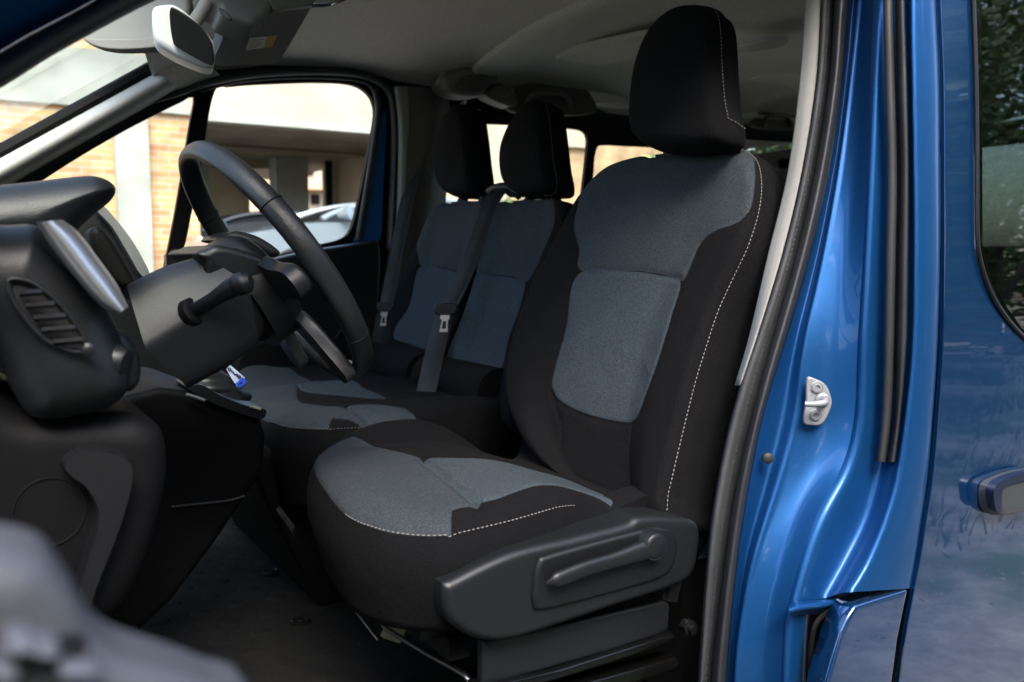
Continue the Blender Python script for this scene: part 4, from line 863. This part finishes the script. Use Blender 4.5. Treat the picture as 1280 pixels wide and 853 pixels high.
# ------------------------------------------------ steering column and wheel
colm = thing('steering_column', at_y(245, 400, .5), 'black steering column shroud with indicator stalk behind the wheel', 'steering column')
sh = strips('column_shroud', [cy([(150, 380), (205, 350), (262, 332)], .62), cy([(158, 357), (205, 334), (258, 319)], .455), cy([(162, 370), (208, 345), (266, 326)], .425), cy([(180, 430), (245, 389), (305, 352)], .387), cy([(184, 438), (250, 397), (312, 362)], .386), cy([(230, 480), (278, 455), (322, 424)], .405), cy([(234, 486), (282, 459), (322, 430)], .425), cy([(234, 484), (282, 458), (322, 430)], .62)], plastic_soft, colm, n=40, sub=5)
slab('shroud_end', [(258, 322), (280, 330), (305, 352), (324, 385), (332, 405), (328, 424), (318, 432), (300, 430), (262, 380)], .41, .14, plastic_deep, colm, R=.008, n=100)
slab('column_cover', [(247, 318), (260, 311), (276, 306.5), (310, 314), (340, 326), (364, 341), (366, 348), (356, 352), (330, 348), (300, 350), (282, 345), (262, 334)], .41, .17, plastic_soft, colm, R=.010, n=140)
slab('column_cover', [(272, 300), (285, 292), (300, 289), (325, 296), (347, 310), (352, 318), (340, 322), (310, 308), (285, 304)], .55, .10, plastic_soft, colm, R=.010, n=120)
c0, c1, c2, c3_ = at_y(240, 390, .395), at_y(262, 377, .372), at_y(290, 360, .352), at_y(314, 350, .335)
stk_ = MB().tube(catmull([c0, c1, c2, c3_], 30), lambda t: .0085+.0035*ss(.35, .75, t)+.0015*ss(.76, .80, t)-.007*ss(.90, 1, t)**2, 18).build('indicator_stalk', plastic, colm)
MB().lathe(at_y(243, 389, .392), (at_y(262, 377, .372)-at_y(240, 390, .395)), [(.018, -.008), (.017, .001), (.014, .003), (.009, .003)], 24).build('stalk_boot', plastic_deep, stk_)
wheel = thing('steering_wheel', at_y(345, 325, .5), 'black leather steering wheel tilted towards the driver seat', 'steering wheel')
wt, wbm = at_y(243, 189, .50), at_y(434, 462, .50); wc = (wt+wbm)/2; wr = (wt-wbm).length/2; wv = (wt-wbm).normalized(); wu = Vector((0, 1, 0)); wn = wv.cross(wu); wn = wn if wn.x > 0 else -wn
rim = []
for i in range(97):
    a = 2*math.pi*i/96; rim.append([])
    e = wu*math.cos(a)+wv*math.sin(a)
    for k in range(18):
        p = 2*math.pi*k/18; rr = .0128*(1-.10*math.cos(2*p))
        rim[-1].append(wc+e*(wr+rr*math.cos(p)*.92)+wn*rr*math.sin(p)*1.1)
b = MB().grid(rim, close_u=True); rimo = b.build('wheel_rim', leather, wheel, sharp=None)
for a in (R_(150), R_(30), R_(215), R_(325)):
    e = wu*math.cos(a)+wv*math.sin(a); b = MB(); b.tube([wc+e*wr+(e*math.cos(p)*.0115*.93+wn*math.sin(p)*.0155) for p in [2*math.pi*k/24 for k in range(25)]], .0011, 6, cap=False); b.build('rim_seam', plastic_deep, rimo)
fw3 = lambda u, v, d: wc+wu*u+wv*v+wn*(d-.018)
hub = puff(MB(), catmull([(-.085, .03), (-.05, .065), (0, .072), (.05, .065), (.085, .03), (.09, -.02), (.06, -.07), (0, -.085), (-.06, -.07), (-.09, -.02)], 100, True), fw3, .02, .05, dome=.008).build('airbag_cover', plastic, wheel)
MB().lathe(wc-wn*.06, -wn, [(.075, 0), (.06, .05), (.055, .10)], 24).build('wheel_boss', plastic_deep, wheel)
for sg in (-1, 1):
    puff(MB(), catmull([(sg*.07, .03), (sg*.12, .024), (sg*(wr-.004), .018), (sg*(wr-.002), -.016), (sg*.12, -.02), (sg*.07, -.03)], 60, True), fw3, .008, .022).build('spoke', plastic, wheel)
    puff(MB(), catmull([(sg*.03, -.06), (sg*.075, -.06), (sg*.10, -.105), (sg*.115, -wr*.83), (sg*.085, -wr*.90), (sg*.065, -.12)], 60, True), fw3, .006, .018).build('spoke', mat('spoke_grey', (.035, .036, .038), .35, metal=.3) if sg < 0 else MATS['spoke_grey'], wheel)

# ------------------------------------------------ floor mat with pimples
fm = thing('floor_mat', (.45, .9, .555), 'black ribbed rubber floor mat with raised pads and studs in the footwell', 'floor mat')
b = MB(); b.box((.35, .95, .556), (1.5, 1.55, .010)); b.build('mat_sheet', matfloor, fm, sharp=30)
b = MB(); rnd = random.Random(3)
for i in range(-3, 15):
    for j in range(0, 16):
        x, y = .1+i*.075+(j % 2)*.037, .35+j*.075
        a = R_(90) if (i+j) % 2 else 0
        b.lathe((x, y, .561), (0, 0, 1), [(.020, 0), (.0190, .0005), (.002, .0006)], 10)
b.build('raised_pads', matfloor, fm)
for px, py in ((300, 654), (338, 716), (375, 777)):
    c = at_z(px, py, .563); b = MB(); b.lathe(c, (0, 0, 1), [(.020, -.004), (.020, .003), (.015, .005), (.011, .002), (.007, .002), (.006, .005), (.001, .005)], 24); b.build('mat_stud', plastic, fm)

# ------------------------------------------------ open front door (only its armrest reaches the picture)
od = thing('open_front_door', (-.36, -.02, .45), 'open front door swung outwards, its grey armrest with window switches in front', 'door')
dd = Vector((.5, -.866, 0)); dnv = Vector((.866, .5, 0)); h0 = Vector((-.36, -.02, 0))
def dbox(name, a, b_, z0, z1, t0, t1, m, par=od):
    V = [h0+dd*s+dnv*t+Vector((0, 0, z)) for s in (a, b_) for t in (t0, t1) for z in (z0, z1)]
    b = MB(); b.add(V, [(0, 1, 3, 2), (4, 6, 7, 5), (0, 4, 5, 1), (2, 3, 7, 6), (0, 2, 6, 4), (1, 5, 7, 3)]); return b.build(name, m, par, sharp=30)
dbox('door_skin', .02, 1.02, .42, 1.18, -.10, -.06, blue); dbox('door_card', .04, 1.0, .45, 1.14, -.06, -.015, plastic)
b = MB(); b.tube(catmull([h0+dd*.02+dnv*-.08+Vector((0, 0, 1.18)), h0+dd*.35+dnv*-.07+Vector((0, 0, 1.48)), h0+dd*.62+dnv*-.06+Vector((0, 0, 1.66)), h0+dd*.95+dnv*-.06+Vector((0, 0, 1.70)), h0+dd*1.02+dnv*-.06+Vector((0, 0, 1.55)), h0+dd*1.02+dnv*-.07+Vector((0, 0, 1.18))], 60), .02, 8); b.build('window_frame', plastic_deep, od)
arm_mat = mat('armrest_plastic', (.06, .063, .072), .42, bump=.2, bscale=600, var=.06)
arm = slab('armrest', [(-160, 702), (-40, 695), (20, 698), (58, 709), (76, 727), (100, 762), (114, 790), (132, 815), (164, 836), (230, 856), (280, 874), (330, 900), (200, 1000), (-160, 1000)], -.47, .03, arm_mat, od, R=.012, n=180)
for (x, y, w_, h_) in ((28, 815, 22, 12), (60, 822, 17, 9), (100, 846, 26, 8), (8, 850, 18, 10)):
    slab('window_switch', [(x-w_, y), (x-w_*.6, y-h_), (x+w_*.6, y-h_*.8), (x+w_, y), (x+w_*.7, y+h_), (x-w_*.7, y+h_)], -.482, .02, mat('switch_plastic', (.085, .09, .105), .35) if 'switch_plastic' not in MATS else MATS['switch_plastic'], arm, R=.004)
slab('switch_well', [(30, 830), (60, 812), (110, 812), (95, 830), (60, 838)], -.476, .012, plastic_deep, arm, R=.003)

# ================================================================== OUTSIDE
def ground_mat():
    m = bpy.data.materials.new('dusty_ground'); m.use_nodes = True; N = m.node_tree.nodes; L = m.node_tree.links; b = N['Principled BSDF']
    tc = N.new('ShaderNodeTexCoord'); n1 = N.new('ShaderNodeTexNoise'); n1.inputs['Scale'].default_value = .8; n1.inputs['Detail'].default_value = 6
    n2 = N.new('ShaderNodeTexNoise'); n2.inputs['Scale'].default_value = 5; n2.inputs['Detail'].default_value = 10; n2.inputs['Roughness'].default_value = .72
    for n in (n1, n2): L.new(tc.outputs['Object'], n.inputs['Vector'])
    mx = N.new('ShaderNodeMix'); mx.data_type = 'RGBA'; mx.inputs[6].default_value = (.15, .135, .118, 1); mx.inputs[7].default_value = (.36, .33, .295, 1); r0 = N.new('ShaderNodeMapRange'); r0.inputs[1].default_value = .38; r0.inputs[2].default_value = .62; L.new(n2.outputs['Fac'], r0.inputs[0]); L.new(r0.outputs[0], mx.inputs[0])
    rp = N.new('ShaderNodeMapRange'); rp.inputs[1].default_value = .52; rp.inputs[2].default_value = .60; L.new(n1.outputs['Fac'], rp.inputs[0])
    m2 = N.new('ShaderNodeMix'); m2.data_type = 'RGBA'; L.new(rp.outputs[0], m2.inputs[0]); L.new(mx.outputs[2], m2.inputs[6]); m2.inputs[7].default_value = (.07, .10, .035, 1)
    L.new(m2.outputs[2], b.inputs['Base Color']); b.inputs['Roughness'].default_value = .95; return m
b = MB(); b.add([(-150, -150, 0), (150, -150, 0), (150, 150, 0), (-150, 150, 0)], [(0, 1, 2, 3)])
tag(b.build('ground', ground_mat()), 'dusty grey ground with patches of short grass', 'ground', kind='structure')
rn_ = random.Random(11); b = MB()
for k in range(6000):
    x, y = rn_.uniform(.6, 8), rn_.uniform(-5, -.9); r = rn_.uniform(.005, .016); a = rn_.uniform(0, 6.3)
    q = [(x+math.cos(a+i*2.1)*r*rn_.uniform(.7, 1.2), y+math.sin(a+i*2.1)*r*rn_.uniform(.7, 1.2), 0) for i in range(3)]
    b.add(q+[(x, y, r*rn_.uniform(.4, .8))], [(0, 1, 3), (1, 2, 3), (2, 0, 3)])
tag(b.build('gravel', mat('loose_stone', (.30, .28, .25), .9, var=.5, vscale=4), smooth=False), 'loose grey stones scattered on the ground beside the van', 'gravel', kind='stuff')
b = MB(); cl_ = [(rn_.uniform(1, 12), rn_.uniform(-6.5, -1.6), rn_.uniform(.15, .6)) for k in range(70)]
for k in range(9000):
    cx_, cy_, cr2 = rn_.choice(cl_); x, y = rn_.gauss(cx_, cr2*.6), rn_.gauss(cy_, cr2*.5); h_ = rn_.uniform(.04, .16); a = rn_.uniform(0, 6.3); w_ = .006
    b.add([(x-w_*math.cos(a), y-w_*math.sin(a), 0), (x+w_*math.cos(a), y+w_*math.sin(a), 0), (x+rn_.uniform(-.05, .05), y+rn_.uniform(-.05, .05), h_)], [(0, 1, 2)])
tag(b.build('grass', mat('short_grass', (.07, .11, .03), .7, var=.4, vscale=3), smooth=False), 'short grass tufts growing through the dusty ground', 'grass', kind='stuff')
def brick(name, c1, c2, mortar, bw=.25, rh=.08):
    m = bpy.data.materials.new(name); m.use_nodes = True; N = m.node_tree.nodes; L = m.node_tree.links; b = N['Principled BSDF']
    tc = N.new('ShaderNodeTexCoord'); sx = N.new('ShaderNodeSeparateXYZ'); cx = N.new('ShaderNodeCombineXYZ')
    L.new(tc.outputs['Object'], sx.inputs[0]); L.new(sx.outputs[0], cx.inputs[0]); L.new(sx.outputs[2], cx.inputs[1])
    t = N.new('ShaderNodeTexBrick'); t.inputs['Scale'].default_value = 1; t.inputs['Brick Width'].default_value = bw; t.inputs['Row Height'].default_value = rh; t.inputs['Mortar Size'].default_value = .007; t.inputs['Mortar Smooth'].default_value = .3
    t.inputs['Color1'].default_value = (*c1, 1); t.inputs['Color2'].default_value = (*c2, 1); t.inputs['Mortar'].default_value = (*mortar, 1); t.inputs['Bias'].default_value = 0
    L.new(cx.outputs[0], t.inputs['Vector'])
    n = N.new('ShaderNodeTexNoise'); n.inputs['Scale'].default_value = 3.3; n.inputs['Detail'].default_value = 7; L.new(tc.outputs['Object'], n.inputs['Vector'])
    rp = N.new('ShaderNodeMapRange'); rp.inputs[1].default_value = .35; rp.inputs[2].default_value = .65; rp.inputs[3].default_value = .55; rp.inputs[4].default_value = 1.3; L.new(n.outputs['Fac'], rp.inputs[0])
    mm = N.new('ShaderNodeMix'); mm.data_type = 'RGBA'; mm.blend_type = 'MULTIPLY'; mm.inputs[0].default_value = .6; L.new(t.outputs['Color'], mm.inputs[6]); L.new(rp.outputs[0], mm.inputs[7])
    L.new(mm.outputs[2], b.inputs['Base Color']); b.inputs['Roughness'].default_value = .9
    bp = N.new('ShaderNodeBump'); bp.inputs['Strength'].default_value = .6; bp.inputs['Distance'].default_value = .01; bp.invert = True; L.new(t.outputs['Fac'], bp.inputs['Height']); L.new(bp.outputs[0], b.inputs['Normal'])
    return m
brick_o = brick('orange_brick', (.40, .19, .085), (.46, .35, .16), (.38, .36, .31))
brick_b = brick('sand_brick', (.40, .28, .15), (.34, .24, .12), (.36, .30, .21), .22, .075)
concrete = mat('raw_concrete', (.31, .325, .29), .9, var=.25, vscale=1.6, bump=.3, bscale=40)
render_w = mat('cream_render', (.40, .34, .26), .9, var=.18, vscale=1.2, bump=.2, bscale=40)
render_p = mat('pink_render', (.60, .36, .24), .9, var=.1, vscale=2)
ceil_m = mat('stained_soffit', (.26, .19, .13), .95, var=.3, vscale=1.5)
tan_r = mat('tan_render', (.46, .36, .25), .9, var=.15, vscale=1.4)
YB = 11.0
X = lambda px, py=250, y=YB: at_y(px, py, y).x
Z = lambda px, py, y=YB: at_y(px, py, y).z
zb0 = Z(205, 142); zb1 = Z(110, 62)
bld = thing('brick_building', (X(200), YB+.2, 0), 'brick building with concrete beam, pilaster and open ground-floor parking bay', 'building')
def bx(name, x0, x1, y0, y1, z0, z1, m, par): b = MB(); b.box(((x0+x1)/2, (y0+y1)/2, (z0+z1)/2), (x1-x0, y1-y0, z1-z0)); return b.build(name, m, par, sharp=30)
bx('brick_wall', X(-900), X(249), YB, YB+.3, 0, zb0, brick_o, bld)
bx('concrete_beam', X(-900), X(240), YB-.06, YB+.35, zb0, zb1, concrete, bld)
bx('parapet_beam', X(240)+.004, X(540), YB-.08, YB+.35, Z(262, 150), zb1+.6, render_w, bld)
bx('brick_wall', X(-900), X(238), YB, YB+.3, zb1, zb1+4, brick_o, bld)
bx('pilaster', X(145), X(187), YB-.10, YB, 0, zb0, concrete, bld)
slb = bx('beam_ledge', X(240), X(540), YB-.14, YB-.08, Z(262, 150)-.03, Z(262, 150)+.05, concrete, bld)
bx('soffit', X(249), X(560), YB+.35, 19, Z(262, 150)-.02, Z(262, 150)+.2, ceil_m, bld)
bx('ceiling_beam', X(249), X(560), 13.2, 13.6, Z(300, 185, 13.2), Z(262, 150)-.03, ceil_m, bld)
YW = 15.2
h1 = [(X(312, y=YW), .3), (X(345, y=YW), .3), (X(345, y=YW), Z(330, 210, YW)), (X(312, y=YW), Z(330, 212, YW))]
h2 = [(X(385, y=YW), .3), (X(409, y=YW), .3), (X(409, y=YW), Z(400, 203, YW)), (X(385, y=YW), Z(400, 203, YW))]
sheet_holes('back_wall', [(X(230, y=YW), 0), (X(600, y=YW), 0), (X(600, y=YW), 3.4), (X(230, y=YW), 3.4)], [h1, h2], YW, YW+.25, tan_r, bld)
bx('column', X(346, y=14.4), X(386, y=14.4), 14.4, 14.8, 0, 3, concrete, bld)
bx('column', X(409, y=14.6), X(416, y=14.6), 14.6, 14.7, 0, 3, plastic_deep, bld)
bx('column', X(250, y=14.6), X(262, y=14.6), 14.6, 14.9, 0, 3, concrete, bld)
bx('end_wall', X(466, y=13), X(540, y=13), 11.4, 15.2, 0, 3.0, tan_r, bld)
b2 = thing('rear_building', (X(400, y=26), 26, 0), 'pink and orange rendered house seen through the parking bay openings', 'building')
bx('wall', X(250, y=26), X(375, y=26), 26, 27, 0, 9, render_p, b2); bx('wall', X(375, y=26), X(520, y=26), 26.2, 27, 0, 9, render_w, b2)
bx('window', X(385, y=26), X(394, y=26), 26.1, 26.2, Z(390, 218, 26), Z(390, 203, 26), plastic_deep, b2); bx('balcony', X(380, y=26), X(415, y=26), 25.6, 26.2, Z(390, 238, 26), Z(390, 232, 26), render_p, b2); bx('window', X(391, y=26), X(401, y=26), 26.1, 26.2, Z(390, 255, 26), Z(390, 243, 26), plastic_deep, b2)
wl2 = thing('garden_wall', (X(800, y=12), 12, 0), 'sand coloured brick wall of a neighbouring house beyond the rear side windows', 'wall')
bx('brick_face', X(585, y=12), X(905, y=12), 12, 12.3, 0, 5.2, brick_b, wl2); bx('render_band', X(655, y=12), X(740, y=12), 11.9, 12, Z(715, 185, 12), Z(715, 160, 12), render_w, wl2); bx('corner_pier', X(585, y=12), X(628, y=12), 11.8, 12, 0, 5.2, render_w, wl2)
dk = bx('parking_deck', X(249), X(560), 8.9, 19, 0, .72, concrete, None); tag(dk, 'low concrete parking deck under the building', 'parking deck', kind='structure')
# parked cars ----------------------------------------------------------------------
carglass = mat('car_window_dark', (.010, .012, .014), .2, spec=.2); tyre = mat('tyre_rubber', (.02, .02, .02), .8)
def car(name, x0, y0, z0, L, body, label, sgn=1):
    t = thing(name, (x0+L/2, y0+.88, z0), label, 'car', 'cars parked under the building')
    S = L/4.3; fxp = lambda u: x0+(u*S)
    prof = [(0, .35), (.02, .62), (.12, .76), (.9, .90), (1.15, .94), (3.3, .98), (4.1, .92), (4.28, .70), (4.3, .38), (3.9, .25), (.4, .25)]
    P = catmull([(fxp(a), z0+b) for a, b in prof], 120, True)
    b = MB(); Pc = ccw(P); rings = []
    for k in range(9):
        a = -1+2*k/8; ins = .10*abs(a)**3; rings.append([(u, y0+.88+.88*a, v) for u, v in inset(Pc, ins)])
    b.grid(rings, close_u=True)
    for r in (rings[0], rings[-1]): b.add(r, [tuple(range(len(r)))])
    b.build('body', body, t, sharp=None)
    gp = [(1.05, .90), (1.35, 1.05), (1.75, 1.17), (2.2, 1.24), (2.8, 1.25), (3.3, 1.21), (3.75, 1.12), (4.05, .95)]
    top = catmull(gp, 40)
    def cab(m, nm, a0, a1, zlo, zhi, w, extra=0):
        rows = []
        for (u, v) in top[a0:a1]:
            rows.append([(fxp(u), y0+.88+(.80-.22*max(0, (q-.93)/.55))*s*w, z0+q) for s, q in [(-1, max(.9, min(v, zlo)))]+[(-1, .9+(v-.9)*f) for f in (.3, .6, .9)]+[(-.8, v+.0), (0, v+.015), (.8, v)]+[(1, .9+(v-.9)*f) for f in (.9, .6, .3)]+[(1, max(.9, min(v, zlo)))]])
        bb = MB(); bb.grid(rows); return bb.build(nm, m, t, sharp=None)
    cab(carglass, 'windows', 0, 40, .92, 2, 1.0)
    rows = [[(fxp(u), y0+.88+s*(.80-.22*(v-.93)/.55)*.9, z0+v+.012+.02*(1-abs(s))) for s in (-1.02, -.6, 0, .6, 1.02)] for u, v in top[14:33]]
    bb = MB(); bb.grid(rows); rf = bb.build('roof', body, t, sharp=None)
    for s in (-1, 1):
        bb = MB(); bb.tube([(fxp(u), y0+.88+s*(.81-.22*max(0, (v-.93)/.55)), z0+v) for u, v in top[2:38]], .035, 8)
        bb.tube([(fxp(2.45), y0+.88+s*.81, z0+.95), (fxp(2.5), y0+.88+s*.60, z0+1.25)], .04, 8); bb.build('window_pillar', body, t)
        bb = MB(); bb.tube([(fxp(1.35), y0+.88+s*.90, z0+1.02), (fxp(1.45), y0+.88+s*1.02, z0+1.05)], lambda q: .03+.06*q, 10); bb.build('wing_mirror', body, t)
        for u in (.85, 3.45):
            bb = MB(); bb.lathe((fxp(u), y0+.88+s*.80, z0+.32), (0, s, 0), [(.32, -.1), (.32, .08), (.22, .09), (.20, .07), (.05, .08)], 24); bb.build('wheel', tyre, t)
        bb = MB(); bb.lathe((fxp(.12), y0+.88+s*.6, z0+.68), (-1, 0, .3), [(.12, 0), (.10, .03), (.02, .04)], 12); bb.build('headlight', white_plastic, t)
silver_paint = mat('silver_car_paint', (.20, .25, .28), .3, metal=.2, coat=1); black_paint = mat('black_car_paint', (.012, .013, .015), .25, coat=1)
car('parked_car', X(268, y=9.3), 9.2, .72, 4.4, silver_paint, 'silver hatchback with dark windows parked under the building, right of the wheel rim')
car('parked_car', X(150, y=12), 11.45, .62, 3.4, black_paint, 'black car parked behind the brick wall end, seen through the steering wheel')
# vegetation ----------------------------------------------------------------------------
leafm = []
for i, c in enumerate(((.045, .09, .02), (.075, .14, .032), (.11, .18, .045))):
    m = mat('leaf_green_%s' % ('deep', 'mid', 'light')[i], c, .55, var=.3, vscale=3); leafm.append(m)
bark = mat('tree_bark', (.09, .07, .05), .9, var=.3, vscale=8, bump=.6, bscale=30)
def tree(loc, h, r, label, n=5000, lo=.25, name='tree', cat='tree', leaf=.11, seed=1, grp='trees round the van', lm=None):
    rn = random.Random(seed); t = thing(name, loc, label, cat, grp); o = Vector(loc)
    b = MB(); b.tube([o, o+Vector((.1, .05, h*.3)), o+Vector((-.05, .1, h*.6)), o+Vector((.05, 0, h*.85))], lambda q: .035*h*(1-q)+.02, 10)
    cl = []
    for k in range(16):
        a = rn.uniform(0, 6.28); q = rn.uniform(lo+.08, .92); rad = r*rn.uniform(.35, .8)*math.sin(math.pi*min(1, (q-lo)/(1-lo)*.75+.2))
        c = o+Vector((math.cos(a)*rad, math.sin(a)*rad, q*h)); cl.append((c, r*rn.uniform(.3, .5)))
        b.tube([o+Vector((0, 0, h*max(.1, q-.25))), (o+Vector((0, 0, h*q))+c)/2, c], lambda q_: .012*h*(1-q_)+.008, 6)
    b.build('trunk', bark, t)
    b = MB()
    for k in range(n):
        c, cr_ = rn.choice(cl); d = Vector((rn.gauss(0, 1), rn.gauss(0, 1), rn.gauss(0, .8))).normalized()*cr_*rn.random()**.4
        p = c+d; u = Vector((rn.gauss(0, 1), rn.gauss(0, 1), rn.gauss(0, .6))).normalized(); v = u.orthogonal().normalized(); s = leaf*rn.uniform(.6, 1.3)
        b.add([p-u*s*.5, p+v*s*.22, p+u*s*.5, p-v*s*.22], [(0, 1, 2, 3)], rn.choice((0, 0, 1, 1, 2)))
    b.build('crown', lm or leafm, t, smooth=False)
tree((X(960, y=9), 9, 0), 4.6, 2.2, 'leafy green tree seen through the rearmost side window', seed=2, lo=.05, n=3500, leaf=.2, lm=[leafm[2], leafm[2], mat('leaf_green_fresh', (.30, .42, .10), .5, var=.3, vscale=3)])
tree((X(640, y=8), 8.2, 0), 1.9, .7, 'low green shrub seen between the passenger headrests and bench', name='shrub', cat='shrub', n=2500, lo=.05, seed=3)
tree((X(575, y=8), 7.6, 0), 1.85, .6, 'low green shrub beyond the far headrest gap', name='shrub', cat='shrub', n=2000, lo=.05, seed=4)
for i, (x, y, h_, r_) in enumerate(((-5, -5, 6.2, 2.4), (-2.4, -5.2, 5.4, 2.1), (.6, -5.4, 5.0, 2.0), (2.7, -5.0, 4.4, 1.7), (-8.5, -5.5, 7, 2.8), (5.0, -5.8, 5.2, 2.1), (8.2, -5.2, 5.8, 2.4), (12, -6.2, 7, 3), (9.0, -10.5, 9, 3.6), (15.5, -9, 9, 3.6), (19.5, -7.5, 9, 3.4), (24, -9, 10, 4), (5.5, -9.5, 8, 3.2))):  # tree row known from reflections, thickened and raised to block low light
    tree((x, y, 0), h_, r_, 'leafy tree in the out-of-frame row across the yard from the open van door', seed=20+i, n=7000, leaf=.26 if x < 4 or y < -8 else .17, lo=.03)
# ================================================================== LIGHT, CAMERA
w = bpy.data.worlds.new('World'); bpy.context.scene.world = w; w.use_nodes = True; N = w.node_tree.nodes; L = w.node_tree.links
SUN_EL, SUN_AZ = R_(48), R_(200)          # direction towards the sun, azimuth from +y towards +x
sk = N.new('ShaderNodeTexSky'); sk.sky_type = 'NISHITA'; sk.sun_disc = False; sk.sun_elevation = SUN_EL; sk.sun_rotation = SUN_AZ; sk.dust_density = 3
L.new(sk.outputs[0], N['Background'].inputs[0]); N['Background'].inputs[1].default_value = .15
sd_ = bpy.data.lights.new('sun', 'SUN'); sd_.energy = .7; sd_.angle = R_(25); sd_.color = (1, .95, .87)
so = bpy.data.objects.new('sun', sd_); COL.objects.link(so)
sdir = Vector((math.sin(SUN_AZ)*math.cos(SUN_EL), math.cos(SUN_AZ)*math.cos(SUN_EL), math.sin(SUN_EL)))
so.rotation_euler = sdir.to_track_quat('Z', 'Y').to_euler(); so.location = (0, -6, 8)
cd = bpy.data.cameras.new('camera'); co = bpy.data.objects.new('camera', cd); COL.objects.link(co)
cd.sensor_width = 36; cd.lens = F/1280*36; cd.clip_start = .02; cd.clip_end = 500
M = Matrix((rt, up, -fw)).transposed().to_4x4(); M.translation = CAM; co.matrix_world = M
cd.dof.use_dof = True; cd.dof.focus_distance = 1.32; cd.dof.aperture_fstop = 5.6
sc = bpy.context.scene; sc.camera = co
sc.view_settings.view_transform = 'Standard'; sc.view_settings.look = 'None'; sc.view_settings.exposure = 2.45
sc.cycles.use_denoising = True; sc.cycles.max_bounces = 10; sc.cycles.transparent_max_bounces = 16; sc.cycles.caustics_reflective = False; sc.cycles.caustics_refractive = False
